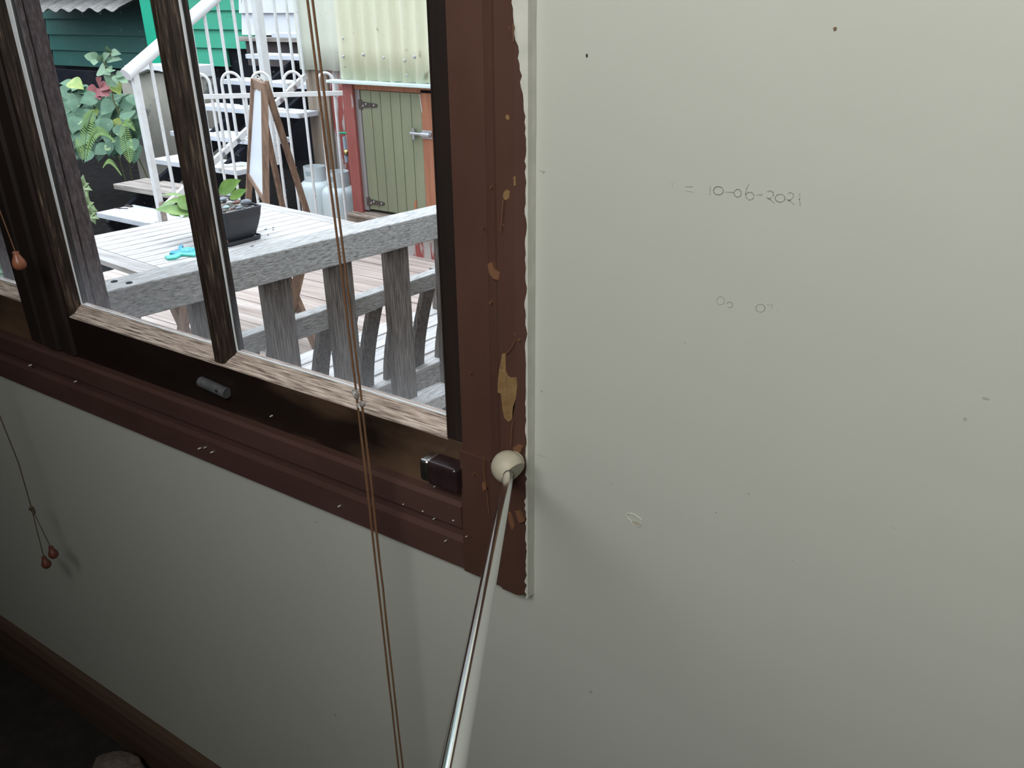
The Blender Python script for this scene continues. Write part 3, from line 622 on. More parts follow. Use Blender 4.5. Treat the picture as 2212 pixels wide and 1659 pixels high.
# ================================================================ table
TQ = {}
def tp(u, v):   # u: 0 far side..1 near side, v: 0 left..1 right
    A_, B_, C_, D_ = V(-3.775, 1.44, .58), V(-3.585, 2.662, .58), V(-2.72, 2.585, .58), V(-2.90, 1.36, .58)
    return (A_*(1-u)+D_*u)*(1-v) + (B_*(1-u)+C_*u)*v
t = thing('garden_table', (-3.25, 2.0, DZ), 'bleached slatted timber table standing on the deck behind the railing', 'table')
def quadslab(bm, q, th):
    a = [bm.verts.new(p) for p in q]; b = [bm.verts.new(p-V(0, 0, th)) for p in q]
    bm.faces.new(a); bm.faces.new(b[::-1])
    for j in range(4): bm.faces.new((a[j], b[j], b[(j+1) % 4], a[(j+1) % 4]))
ns = 10
for k in range(ns):
    u0, u1 = k/ns+.0048, (k+1)/ns-.0048
    bm = NB(); quadslab(bm, [tp(u0, .082), tp(u1, .082), tp(u1, .918), tp(u0, .918)], .022); build('table_slat', bm, TABLE, t, bevel=.0015)
for v0, v1 in ((0, .079), (.921, 1)):
    bm = NB(); quadslab(bm, [tp(0, v0), tp(1, v0), tp(1, v1), tp(0, v1)], .026); build('end_board', bm, TABLEX, t, bevel=.002)
bm = NB(); 
for u in (.05, .95):
    b3 = NB(); bar(b3, tp(u, .07)-V(0, 0, .055), tp(u, .93)-V(0, 0, .055), .025, .06); build('apron', b3, BROWNW, t)
bm.free()
for v in (.16, .70):
    yq = tp(.5, v).y; xo = tp(.5, v).x - tp(.5, .70).x
    for (xa, xb, dy) in ((-2.78, -3.10, 0), (-3.14, -2.82, .034)):
        bm = NB(); bar(bm, (xa+xo, yq+dy, .55), (xb+xo, yq+dy, DZ), .032, .05); build('leg', bm, BROWNW, t, bevel=.002)
# ---- planter on the table
def ztop_pot(): return .755
pcx, pcy = -3.085, 1.975
ax, ay = V(-.96, .10, 0).normalized(), V(.06, .998, 0).normalized()
pot0 = V(-2.895, 1.846, .755)          # near front rim corner
L1, L2 = .385, .232
pc_ = pot0 + ax*L1/2 + ay*L2/2
def potring(sx, sy, z, r=.02, n=4):
    out = []
    for (i, j, a0) in ((1, 1, 0), (-1, 1, 90), (-1, -1, 180), (1, -1, 270)):
        for q in range(n+1):
            a = math.radians(a0+90*q/n)
            out.append(pc_ + ax*(i*(L1/2*sx-r)+r*math.cos(a)) + ay*(j*(L2/2*sy-r)+r*math.sin(a)) + V(0, 0, z-.755))
    return out
def loft(bm, rings, cap0=True, cap1=True):
    R_ = [[bm.verts.new(p) for p in r] for r in rings]; n = len(R_[0])
    for a, b in zip(R_, R_[1:]):
        for k in range(n): bm.faces.new((a[k], a[(k+1) % n], b[(k+1) % n], b[k]))
    if cap0: bm.faces.new(R_[0][::-1])
    if cap1: bm.faces.new(R_[-1])
t = thing('planter', (pc_.x, pc_.y, .58), 'charcoal rectangular planter of stones with a broad-leaved seedling on the table', 'planter')
bm = NB(); loft(bm, [potring(.70, .72, .594), potring(.76, .80, .61), potring(.86, .90, .66), potring(.95, .97, .71), potring(.99, .99, .748), potring(1, 1, .752), potring(1, 1, .758), potring(.955, .93, .758), potring(.95, .93, .735)])
build('pot', bm, POT, t, bevel=.0015)
bm = NB(); loft(bm, [potring(.80, .82, .581), potring(.86, .90, .586), potring(.88, .92, .603), potring(.86, .89, .603), potring(.84, .87, .594)]); build('saucer', bm, POT, t)
bm = NB(); loft(bm, [potring(.93, .91, .737), potring(.93, .91, .744)]); g = build('gravel', bm, GRAVEL, t)
g['kind'] = 'stuff'
def stone(c, s, m, label, grp=None, rz=0, cat='stone', name='stone'):
    bm = NB(); bmesh.ops.create_icosphere(bm, subdivisions=3, radius=1, matrix=Matrix.Translation(c) @ Matrix.Rotation(rz, 4, 'Z') @ Matrix.Diagonal((*s, 1)))
    for v in bm.verts: v.co += (v.co-V(*c))*.22*noise.noise((v.co-V(*c))*(1.6/max(s))+V(*c)*9)
    return simple(name, bm, m, label, cat, grp, smooth=True)
def pp(px, py, z=.76): return on_z(px, py, z)
stone(pp(531, 437, .765), (.020, .033, .015), STONEG, 'largest rounded grey stone at the right of the planter')
stone(pp(478, 430, .763), (.026, .040, .009), STONEG, 'flat pale grey stone beside the window bar in the planter')
stone(pp(495, 438, .760), (.013, .016, .011), STONEW, 'white angular stone in the middle of the planter')
stone(pp(511, 437, .760), (.016, .020, .009), STONER, 'reddish brown stone in the planter')
stone(pp(490, 448, .759), (.013, .018, .009), STONET, 'pale teal stone near the front of the planter')
stone(pp(517, 449, .758), (.012, .022, .008), STONEG, 'dark grey sliver stone at the planter front edge')
stone(pp(500, 421, .764), (.02, .034, .010), STONEG, 'flat stone at the back of the planter beneath the leaf')
rnd = random.Random(3)
for k in range(34):
    a, b = rnd.uniform(-.44, .44), rnd.uniform(-.43, .43)
    c = pc_ + ax*L1*a + ay*L2*b; c.z = .748+rnd.uniform(0, .004); s = rnd.uniform(.006, .011)
    o = stone(c, (s, s*rnd.uniform(.8, 1.5), s*.7), rnd.choice([STONEG, STONEW, STONER, GRAVEL, STONEG]), 'small pebble among the planter gravel', 'pebbles in the planter', rnd.uniform(0, 3), name='pebble')
for k, (a, b, s) in enumerate(((574, 495, .006), (590, 491, .004), (590, 496, .004), (579, 507, .004), (573, 517, .003), (551, 522, .003))):
    p = on_z(a, b, .5825); stone(p, (s, s*1.3, s*.6), STONEG, 'tiny grey pebble scattered on the table right of the planter', 'pebbles scattered on the table', name='pebble')
stone(on_z(545, 532, .583), (.006, .012, .004), GRAVEL, 'lone crumb beside the dark knot on the table slats', cat='stone', name='pebble')
# ---- leaves
def leaf(bm, base, d, up, L, Wd, curl=.15, shape='ovate', fold=.15, n=8):
    d = V(*d).normalized(); s = d.cross(V(*up)).normalized(); u = s.cross(d); L_, M_, R_ = [], [], []
    for i in range(n+1):
        t_ = i/n
        if shape == 'heart': wd = math.sin(math.pi*min(1, (t_*1.02+.10))**.8)*(1 if t_ > .02 else .75)*(1-t_*.15)
        elif shape == 'blade': wd = math.sin(math.pi*(t_*.96+.04))**.8
        else: wd = math.sin(math.pi*(t_*.97+.03)**.85)
        wd = max(wd, .02)*Wd/2; p = V(*base)+d*(L*t_)+u*(curl*L*(math.sin(t_*1.6)-t_*t_*1.4))
        L_.append(bm.verts.new(p - s*wd + u*fold*wd)); M_.append(bm.verts.new(p)); R_.append(bm.verts.new(p + s*wd + u*fold*wd))
    for i in range(n):
        bm.faces.new((L_[i], M_[i], M_[i+1], L_[i+1])); bm.faces.new((M_[i], R_[i], R_[i+1], M_[i+1]))
# seedling in planter: two groups of leaves
st = pp(505, 432, .745); st2 = pp(432, 450, .745)
bm = NB(); l1 = on_y(470, 413, st.y); l2 = on_y(497, 423, st.y)
tube(bm, [st, st+V(-.01, -.01, .05)], .002, 6); tube(bm, [st, on_y(474, 414, 1.98)], .0018, 6); build('stem', bm, STEM, t)
bm = NB(); tube(bm, [st2, st2+V(-.02, -.03, .05), st2+V(-.01, -.06, .08)], .003, 6); tube(bm, [st2, on_y(400, 440, 1.86)], .002, 6); tube(bm, [st2, on_y(398, 425, 1.86)], .002, 6); build('stem', bm, STEM, t)
bm = NB()
def lf(a, b, y0, y1, Wd, up=(0.3, -.5, 1), **k):
    A_, B_ = on_y(*a, y0), on_y(*b, y1); leaf(bm, A_, B_-A_, up, (B_-A_).length, Wd, **k)
lf((473, 417), (519, 388), 1.96, 2.02, .075, up=(1, -.3, .8), curl=.1); lf((497, 430), (533, 408), 1.96, 2.02, .05, up=(.8, -.5, .8), curl=.1)
build('leaf_cluster', bm, LEAFB, t, smooth=True); bm = NB()
lf((415, 462), (334, 450), 1.82, 1.70, .075, up=(.4, -.4, 1), curl=.12); lf((405, 432), (338, 448), 1.84, 1.74, .055, up=(.2, -.2, 1)); lf((400, 425), (348, 420), 1.86, 1.78, .03, up=(.2, -.2, 1))
lf((384, 428), (425, 452), 1.80, 1.84, .085, up=(.5, -.6, .7)); lf((398, 420), (440, 410), 1.86, 1.9, .04); lf((395, 470), (425, 462), 1.80, 1.84, .03); lf((365, 462), (390, 467), 1.78, 1.80, .025)
build('leaf_cluster', bm, LEAFB, t, smooth=True)
# ---- brown ornament behind the bar
p = on_z(490, 529, .58)+V(.004, -.022, 0); t = thing('ceramic_ornament', (p.x, p.y, .58), 'small brown lumpy ceramic figure leaning on the planter', 'ornament')
c = V(p.x, p.y+.0, .58)
bm = NB()
for (dx, dz, r) in ((0, .022, .026), (.002, .048, .022), (-.004, .074, .017)):
    bmesh.ops.create_icosphere(bm, subdivisions=2, radius=r, matrix=Matrix.Translation(c+V(dx, .004, dz)))
build('body', bm, CERAM, t, smooth=True)
bm = NB(); bmesh.ops.create_icosphere(bm, subdivisions=2, radius=.011, matrix=Matrix.Translation(c+V(.012, -.006, .078))); build('head', bm, CERAM, t, smooth=True)
# ---- turtle toy
tc_ = on_z(400, 543, .582); tx, ty = V(-.35, 1, 0).normalized(), V(-1, -.35, 0).normalized()
t = thing('toy_turtle', tc_, 'flat aqua and blue foam turtle toy on the table left of the planter', 'toy')
def slab(bm, pts, z0, z1):
    a = [bm.verts.new((p[0], p[1], z1)) for p in pts]; b = [bm.verts.new((p[0], p[1], z0)) for p in pts]
    bm.faces.new(a); bm.faces.new(b[::-1]); n = len(a)
    for j in range(n): bm.faces.new((a[j], b[j], b[(j+1) % n], a[(j+1) % n]))
def zpoly(pts, z): return [on_z(a, b, z) for a, b in pts]
bm = NB(); slab(bm, zpoly([(355, 552), (372, 550), (384, 545), (392, 536), (410, 533), (425, 536), (428, 545), (420, 551), (408, 550), (392, 549), (380, 556), (362, 558)], .592), .581, .592); build('body', bm, TOYG, t, bevel=.002)
bm = NB(); slab(bm, zpoly([(365, 546), (372, 541), (386, 540), (385, 532), (388, 528), (396, 529), (393, 534), (398, 538), (392, 544), (378, 547)], .5915), .581, .5915); build('flipper', bm, TOYB, t, bevel=.002)
o_ = on_z(404, 541, .592)
for r0, m_ in ((.034, TOYB), (.026, TOYG), (.018, TOYB), (.010, TOYM)):
    bm = NB(); rr = r0
    slab(bm, [(o_.x+rr*1.15*math.cos(a), o_.y+rr*math.sin(a)) for a in [2*math.pi*k/24 for k in range(24)]], .592, .592+.0008*(5-r0*100)); build('shell_ring', bm, m_, t)

# ================================================================ propped frame (easel) and rear strut
t = thing('a_frame_board', (-4.3, 3.4, DZ), 'white board in a raw timber a-frame standing before the loop-topped fence', 'a-frame board')
# near (right) stile and far (left) stile of the front leaf, leaning
nT, nB = V(-4.15, 3.29, 1.205), V(-3.905, 3.02, DZ)
fT, fB = V(-4.50, 3.515, 1.215), V(-4.80, 3.42, DZ)
nT = on_y(571, 180, 3.25); nB = on_y(575, 440, 3.10); nB = nT+(nB-nT)*((DZ-nT.z)/(nB.z-nT.z))
fT = on_y(549, 170, 3.52); fB = on_y(538, 405, 3.50); fB = fT+(fB-fT)*((DZ-fT.z)/(fB.z-fT.z))
side = (nT-fT).normalized(); nrmv = side.cross(V(0, 0, 1)).normalized()
for a, b in ((nT, nB), (fT, fB)):
    bm = NB(); bar(bm, a, b, .030, .045, up=nrmv); build('stile', bm, BROWNW, t, bevel=.002)
bm = NB(); bar(bm, fT-V(0, 0, .03), nT-V(0, 0, .03), .03, .06, up=V(0, 0, 1)); build('top_rail', bm, BROWNW, t, bevel=.002)
fm, nm = fT.lerp(fB, .60), nT.lerp(nB, .60)
nm = on_y(571, 430, 3.10); fm = on_y(540, 380, 3.50)
bm = NB(); bar(bm, fm, nm, .028, .045, up=V(0, 0, 1)); build('bottom_rail', bm, BROWNW, t, bevel=.002)
q = [fT-V(0, 0, .06), nT-V(0, 0, .06), nm+V(0, 0, .01), fm+V(0, 0, .01)]
pn = (q[1]-q[0]).cross(q[2]-q[0]).normalized()*.006
bm = NB(); a = [bm.verts.new(p+pn) for p in q]; b = [bm.verts.new(p-pn) for p in q]; bm.faces.new(a); bm.faces.new(b[::-1])
for j in range(4): bm.faces.new((a[j], b[j], b[(j+1) % 4], a[(j+1) % 4]))
build('white_panel', bm, MIRR, t)
rT = on_y(573, 178, 3.42); rB = on_y(667, 470, 3.95); rB = rT+(rB-rT)*((DZ-rT.z)/(rB.z-rT.z))
bm = NB(); bar(bm, rT, rB, .055, .024, up=V(1, .2, 0)); build('rear_strut', bm, BROWNW, t, bevel=.002)
rT2 = rT.lerp(rB, .55)+V(-.05, .02, 0)
bm = NB(); bar(bm, rT+V(-.16, .06, 0), rB+V(-.30, -.03, 0), .05, .024, up=V(1, .2, 0)); build('rear_strut', bm, BROWNW, t, bevel=.002)
bm = NB(); bar(bm, rT+V(-.18, .06, -.02), rT+V(.02, 0, -.02), .024, .05); build('rear_cross_rail', bm, BROWNW, t)
bm = NB()
for k in range(9):
    a = rT+V(-.02+.004*math.sin(k*3), .01*math.cos(k*2), -.01+.006*k*.5); tube(bm, [a+V(-.02, 0, 0), a+V(.02, -.02, .012*math.sin(k)), a+V(.035*math.sin(k*1.7), -.03, .02+.02*math.cos(k))], .004, 5)
build('rope_tie', bm, ROPE, t)
# ================================================================ loop-topped fence
F0, F1 = V(-5.33, 3.60, 0), V(-4.49, 4.39, 0)
fd = (F1-F0).normalized(); FL = (F1-F0).length
t = thing('pool_fence', ((F0.x+F1.x)/2, (F0.y+F1.y)/2, DZ), 'white loop-topped metal fence between the stairs and the gas bottles', 'fence')
zr = 1.035
boxes = NB(); bar(boxes, (F0.x, F0.y, zr)-fd*.02 if False else V(F0.x, F0.y, zr)-fd*.0, V(F1.x, F1.y, zr)+fd*.05, .030, .036); build('top_rail', boxes, WHITE, t, bevel=.002)
bm = NB(); bar(bm, V(F0.x, F0.y, DZ+.1), V(F1.x, F1.y, DZ+.1)+fd*.05, .030, .036); build('bottom_rail', bm, WHITE, t, bevel=.002)
def atpx(px, py=200):
    # point along the fence line seen at column px
    best = None
    r = ray(px, py); # intersect vertical plane through F0,F1
    n_ = V(-fd.y, fd.x, 0); s = n_.dot(F0-REF)/n_.dot(r); return REF+r*s
for c0, c1_ in ((417, 456), (482, 524), (547, 587), (616, 655), (690, 722)):
    a, b = atpx(c0), atpx(c1_); a.z = b.z = 0; r = (b-a).length/2; mid = (a+b)/2
    pts = [V(a.x, a.y, DZ+.08), V(a.x, a.y, zr+.09)]
    for k in range(1, 12):
        th = math.pi - math.pi*k/12; pts.append(mid+fd*(r*math.cos(th))+V(0, 0, zr+.09+r*1.15*math.sin(th)))
    pts += [V(b.x, b.y, zr+.09), V(b.x, b.y, DZ+.08)]
    bm = NB(); tube(bm, pts, .0115, 8); build('looped_picket', bm, WHITE, t, smooth=True)
for s in (.0,):
    p = F1+fd*.06; bm = NB(); box(bm, p.x-.02, p.x+.02, p.y-.02, p.y+.02, DZ, zr); build('fence_post', bm, WHITE, t)
# ================================================================ gas bottles
def gas(x, y, label):
    t = thing('gas_bottle', (x, y, DZ), label, 'gas bottle', 'gas bottles by the shed')
    bm = NB(); lathe(bm, [(.10, .03), (.135, .035), (.152, .07), (.1535, .10), (.1525, .105), (.1535, .11), (.1535, .29), (.150, .325), (.138, .352), (.11, .372), (.07, .382), (.03, .386), (.03, .41), (.001, .41)], (x, y, DZ), 40); build('tank', bm, GAS, t, smooth=True)
    bm = NB(); prof = [(.105, 0), (.110, 0), (.112, .05), (.104, .05)]; lathe(bm, [(.106, .0), (.113, .0), (.113, .045), (.106, .045)], (x, y, DZ), 32); build('foot_ring', bm, GAS, t)
    bm = NB()     # collar with a hand opening
    n = 40; z0, z1 = .365, .505
    for k in range(n):
        a0, a1 = 2*math.pi*k/n, 2*math.pi*(k+1)/n
        segs = [(z0, z1)]
        deg = math.degrees((a0+a1)/2) % 360
        if 262 < deg < 298 or 80 < deg < 100: segs = [(z0, .425), (.472, z1)]
        for s0, s1 in segs:
            P_ = [(r, a, z) for z in (s0, s1) for r in (.094, .099) for a in (a0, a1)]
            vs = [bm.verts.new((x+r*math.cos(a), y+r*math.sin(a), DZ+z)) for r, a, z in P_]
            for f in ((0, 1, 3, 2), (4, 6, 7, 5), (0, 4, 5, 1), (2, 3, 7, 6), (0, 2, 6, 4), (1, 5, 7, 3)): bm.faces.new([vs[i] for i in f])
    bmesh.ops.remove_doubles(bm, verts=bm.verts, dist=.0001)
    build('collar', bm, GASC, t)
    bm = NB(); tube(bm, [(x, y, DZ+.40), (x, y, DZ+.46)], .014, 10); tube(bm, [(x-.02, y, DZ+.44), (x+.03, y, DZ+.44)], .009, 8); v = build('valve', bm, BRASS, t)
    bm = NB(); tube(bm, [(x, y, DZ+.46), (x, y, DZ+.475)], .022, 12); build('hand_wheel', bm, DARK, v)
gas(-5.165, 4.64, 'white gas bottle on the left, behind the timber strut and fence')
gas(-4.80, 4.56, 'white gas bottle on the right, next to the red shed post')
# ================================================================ shed with cupboard door
SY = 4.2
t = thing('shed', (-3.6, 4.6, DZ), 'timber shed base with a peeling red corner and old split sill beam', 'shed')
boxo('corner_post', (-4.27, -4.168, SY-.03, SY+.08, DZ, 1.13), REDP, t, .003)
boxo('jamb', (-4.166, -4.118, SY-.006, SY+.06, .16, 1.12), GREYST, t, .002)
boxo('jamb', (-3.512, -3.40, SY-.012, SY+.06, DZ, 1.12), ORANGE, t, .002)
boxo('head_board', (-4.166, -3.40, SY-.012, SY+.05, 1.095, 1.135), ORANGE, t, .002)
bm = NB()
rings = []
for i in range(31):
    x = -4.285+.9*i/30; jz = .012*noise.noise(V(x*14, 1, 0)); jy = .014*noise.noise(V(x*11, 7, 0))
    rings.append([bm.verts.new(q) for q in ((x, SY-.09+jy, .135+jz), (x, SY-.085+jy, .035+jz), (x, SY+.06, .03), (x, SY+.06, .150))])
for a, b in zip(rings, rings[1:]):
    for j in range(4): bm.faces.new((a[j], a[(j+1) % 4], b[(j+1) % 4], b[j]))
bm.faces.new(rings[0]); bm.faces.new(rings[-1][::-1]); build('sill_beam', bm, OLDW, t)
boxo('plinth', (-4.25, 1.2, SY-.03, SY+.05, DZ, .035), RED, t)
boxo('side_wall', (-3.40, 1.2, SY-.005, SY+.05, .035, 1.13), REDP, t)
boxo('rear_body', (-4.24, 1.2, SY+.09, SY+.95, DZ, 1.12), DARK, t)
dr_ = boxo('shed_door', (-4.112, -3.522, SY, SY+.022, .172, 1.09), OLIVE, t, .001); dr_.name = 'door'
bm = NB()
for k in range(1, 6): x = -4.112+.59*k/6+.004*(k % 2); box(bm, x-.0018, x+.0018, SY-.0012, SY+.004, .176, 1.086)
build('board_grooves', bm, mat('groove_shadow_line', (.05, .055, .035), rough=.9), dr_)
for z, nm_ in ((.232, 0), (.985, 1)):
    bm = NB(); prism(bm, [(-4.135, z-.036), (-4.105, z-.036), (-4.10, z-.022), (-3.955, z-.012), (-3.945, z), (-3.955, z+.012), (-4.10, z+.022), (-4.105, z+.036), (-4.135, z+.036)], SY-.008, SY-.001, lambda u, v, t_: (u, t_, v))
    h = build('strap_hinge', bm, HINGE, dr_)
    for x, dz in ((-4.085, -.008), (-4.055, .006), (-3.975, .0)):
        bm = NB(); bmesh.ops.create_uvsphere(bm, u_segments=10, v_segments=6, radius=.008, matrix=Matrix.Translation((x, SY-.009, z+dz))); build('rivet', bm, ZINC, h, smooth=True)
bl = thing  # barrel bolt
bm = NB(); box(bm, -3.515, -3.42, SY-.016, SY-.0121, .775, .835); bolt = build('barrel_bolt', bm, ZINC, t, bevel=.002)
bm = NB(); tube(bm, [(-3.60, SY-.025, .806), (-3.42, SY-.025, .806)], .011, 12); tube(bm, [(-3.51, SY-.027, .806), (-3.43, SY-.027, .806)], .018, 14); build('bolt_rod', bm, ZINC, bolt, smooth=True)
bm = NB(); tube(bm, [(-3.588, SY-.022, .845), (-3.588, SY-.022, .765)], .012, 10); bmesh.ops.create_uvsphere(bm, u_segments=12, v_segments=8, radius=.014, matrix=Matrix.Translation((-3.607, SY-.028, .806))); build('keeper', bm, ZINC, bolt, smooth=True)
bm = NB(); tube(bm, [(-3.52, SY-.012, 1.09), (-3.51, SY-.014, 1.02), (-3.505, SY-.013, .96)], .0025, 6); build('hanging_wire', bm, WHITE, t)
# corrugated iron sheets
def corr(bm, x0, x1, y, z0, z1, pitch, amp, th=.004, zfun=None):
    n = int((x1-x0)/pitch*10); nz_ = 8; F_, B_ = [], []
    for i in range(n+1):
        x = x0+(x1-x0)*i/n; yy = y+amp*math.cos(2*math.pi*(x-x0)/pitch)
        col, col2 = [], []
        for j in range(nz_+1):
            zz = z0+(z1-z0)*j/nz_
            if j == 0 and zfun: zz += zfun(x)
            col.append(bm.verts.new((x, yy, zz))); col2.append(bm.verts.new((x, yy+th, zz)))
        F_.append(col); B_.append(col2)
    for i in range(n):
        for j in range(nz_):
            bm.faces.new((F_[i][j], F_[i+1][j], F_[i+1][j+1], F_[i][j+1])); bm.faces.new((B_[i][j], B_[i][j+1], B_[i+1][j+1], B_[i+1][j]))
        bm.faces.new((F_[i][0], B_[i][0], B_[i+1][0], F_[i+1][0]))
t2 = thing('corrugated_cladding', (-3.5, SY, 1.16), 'rusting cream corrugated iron wall above the green cupboard door', 'cladding')
bm = NB(); corr(bm, -4.30, 1.2, SY-.022, 1.165, 3.0, .122, .019, zfun=lambda x: .006*noise.noise(V(x*20, 0, 0))); build('iron_sheet', bm, CREAM, t2, smooth=True)
bm = NB()
for (a, b, s) in ((742, 122, .016), (785, 118, .018), (829, 125, .014), (874, 131, .014), (895, 123, .018), (741, 83, .012), (879, 162, .012)):
    p = on_y(a, b, SY-.042); bm = NB(); bmesh.ops.create_icosphere(bm, subdivisions=2, radius=s*.7, matrix=Matrix.Translation(p) @ Matrix.Diagonal((1, .9, 1.1, 1)))
    build('roofing_nail', bm, ZINC, t2, smooth=True)
t2b = boxo('flashing', (-4.385, 1.2, SY-.085, SY+.01, 1.138, 1.160), FLASH, t2, .004)
t3 = thing('corrugated_cladding', (-5.3, 5.0, 1.13), 'paler corrugated iron panel set further back beside the stairs', 'cladding')
bm = NB(); corr(bm, -5.60, -4.62, 5.0, 1.145, 3.0, .19, .014); build('iron_sheet', bm, CREAMP, t3, smooth=True)
t = thing('recessed_wall', (-5.2, 5.04, DZ), 'weathered boards and flaking red panel behind the gas bottles', 'wall panel')
boxo('brown_board', (-5.56, -5.405, 5.03, 5.07, DZ, 1.14), OLDV, t, .003); boxo('brown_board', (-5.40, -5.29, 5.035, 5.07, DZ, 1.14), OLDV, t, .003)
bm = NB(); corr(bm, -5.285, -4.62, 5.05, DZ, 1.14, .13, .012); build('flaking_red_sheet', bm, RED, t, smooth=True)
boxo('backing', (-5.60, -4.4, 5.075, 5.15, DZ, 3.0), DARK, t)
# tap and pipe by the red panel
p = on_y(743, 288, 4.93)
t = thing('garden_tap', (p.x, p.y, p.z-.2), 'green-handled tap on a pale pipe against the flaking red panel', 'tap')
bm = NB(); tube(bm, [p-V(0, 0, .26), p-V(0, 0, .03)], .017, 10); build('pipe', bm, PIPE, t, smooth=True)
bm = NB(); tube(bm, [p-V(.06, 0, .0), p+V(.05, 0, .004)], .011, 8); build('handle', bm, TAPG, t, smooth=True)
bm = NB(); bmesh.ops.create_uvsphere(bm, u_segments=12, v_segments=8, radius=.03, matrix=Matrix.Translation(p-V(-.01, .0, .17))); tube(bm, [p-V(0, 0, .17), p-V(0, -.10, .17)], .012, 8); build('tap_body', bm, BRASS, t, smooth=True)
# ================================================================ stairs
t = thing('staircase', (-6.0, 4.4, DZ), 'open timber garden stairs with pale lilac treads rising behind the white fence', 'stairs')
TR = [(3.22, .063, -6.42, -5.60, .36), (3.60, .215, -6.70, -5.52, .34), (4.01, .385, -6.66, -5.46, .33), (4.40, .575, -6.86, -5.50, .32), (4.76, .785, -6.90, -5.42, .26), (5.21, .990, -7.0, -5.74, .32), (5.62, 1.215, -7.05, -5.74, .32), (6.02, 1.41, -7.05, -5.74, .32), (6.42, 1.61, -7.05, -5.74, .32), (6.8, 1.8, -7.05, -5.74, .32)]
for i, (y, z, xa, xb, dp) in enumerate(TR):
    bm = NB(); box(bm, xa, xb, y, y+dp*.52, z-.045, z); box(bm, xa+.01, xb-.005, y+dp*.54, y+dp, z-.045, z)
    build('tread', bm, OLDTREAD if i == 1 else LILAC, t, bevel=.004)
for xs in (-6.45, -5.82):
    bm = NB(); bar(bm, (xs, 3.35, -.12), (xs, 6.9, 1.66), .05, .16); build('stringer', bm, DARK, t)
bm = NB(); p = on_z(258, 452, .064)
tube(bm, [p-V(.07, .0, 0), p+V(0, .03, .001), p+V(.05, .05, .001)], .006, 6); tube(bm, [on_z(277, 446, .067)+V(-.03, 0, 0), on_z(277, 446, .067)+V(.04, .01, 0)], .014, 8)
build('dead_twig', bm, SPECK, bpy.data.objects['tread'])
t = thing('stair_balustrade', (-5.5, 4.3, DZ), 'white stair balustrade with a thick round handrail', 'balustrade')
HX = -5.50
def hz(y): return 1.222+.572*(y-3.165)
def bz(y): return .499+.522*(y-3.842)
bm = NB(); tube(bm, [(HX, 3.165, hz(3.165)), (HX, 4.6, hz(4.6)), (HX, 4.98, hz(4.98))], .047, 24); build('handrail', bm, WHITER, t, smooth=True)
for p_ in bpy.data.objects['handrail'].data.polygons: p_.use_smooth = len(p_.vertices) == 4
bm = NB(); bar(bm, (HX, 3.25, bz(3.25)), (HX, 4.98, bz(4.98)), .035, .050); br = build('bottom_rail', bm, WHITE, t, bevel=.003)
for y in (3.90, 4.08, 4.62, 4.8):
    bm = NB(); bar(bm, (HX+.022, y, bz(y)-.004), (HX+.022, y+.03, bz(y+.03)-.004), .006, .036); build('bracket', bm, ZINC, br)
boxo('newel_post', (HX-.022, HX+.022, 3.21, 3.26, .01, hz(3.22)-.03), WHITE, t, .004)
boxo('post_shoe', (HX+.0222, HX+.036, 3.212, 3.258, DZ, .26), OLDTREAD, t, .002)
for y in [3.39, 3.53, 3.67, 3.81, 3.955, 4.10, 4.25, 4.39, 4.70, 4.84, 4.96]:
    bm = NB(); tube(bm, [(HX, y, bz(y)), (HX, y, hz(y)-.02)], .0135, 8); build('baluster', bm, WHITE, t, smooth=True)
mp_ = boxo('mid_post', (HX-.03, HX+.03, 4.47, 4.545, .36, hz(4.5)-.02), WHITE, t, .003)
bm = NB()
for k in range(7): tube(bm, [(HX+.029, 4.505+.008*(k % 2), .42+.055*k), (HX+.0315, 4.505+.008*(k % 2), .42+.055*k)], .006, 8)
build('bolt_holes', bm, SPECK, mp_)
# ================================================================ retaining wall with white cap, left of the stairs
bm = NB(); box(bm, -8.6, -7.32, 5.1, 5.4, -.32, 1.03); struct('garden_wall', bm, CONC, 'stained rendered garden wall beside the stairs', bevel=.01)
t = NB(); 
pts = [(-8.35, 1.10), (-7.9, 1.12), (-7.3, 1.12), (-7.3, 1.0), (-7.55, 1.03), (-7.75, 1.06), (-7.95, 1.07), (-8.2, 1.0)]
prism(t, pts, 5.02, 5.38, lambda u, v, t_: (u, t_, v)); struct('garden_wall_cap', t, WHITER, 'white drooping sheet capping the garden wall', bevel=.006)
# ================================================================ neighbouring houses
def boards(bm, x0, x1, y, zs, lap=.04, th=.03):
    for a, b in zip(zs, zs[1:]):
        # each board leans out towards its lower edge
        vs = [bm.verts.new(q) for q in ((x0, y-lap, a), (x1, y-lap, a), (x1, y, b), (x0, y, b), (x0, y+th, a), (x1, y+th, a), (x1, y+th, b), (x0, y+th, b))]
        for f in ((0, 1, 2, 3), (5, 4, 7, 6), (0, 4, 5, 1), (3, 2, 6, 7), (0, 3, 7, 4), (1, 5, 6, 2)): bm.faces.new([vs[i] for i in f])
zs = [.905+.2425*k for k in range(6)]
t = thing('neighbour_house', (-10, 7.5, .9), 'emerald green weatherboard house behind the stairs', 'house')
bm = NB(); boards(bm, -11.05, -8.9, 7.5, zs[:2]); 
bm.free(); bm = NB(); boards(bm, -11.12, -9.65, 7.5, zs[:2]); boards(bm, -11.12, -9.05, 7.5, zs[1:]) ; build('weatherboard_wall', bm, GREENW, t)
boxo('corner_board', (-11.37, -11.12, 7.44, 7.56, .86, 2.13), GREENC, t, .004)
bm = NB(); boards(bm, -15.5, -11.9, 8.3, [.72+.262*k for k in range(6)]); w_ = build('weatherboard_wall', bm, GREENSHADE, t); w_['label'] = 'green weatherboards darkened for shade under the awning'
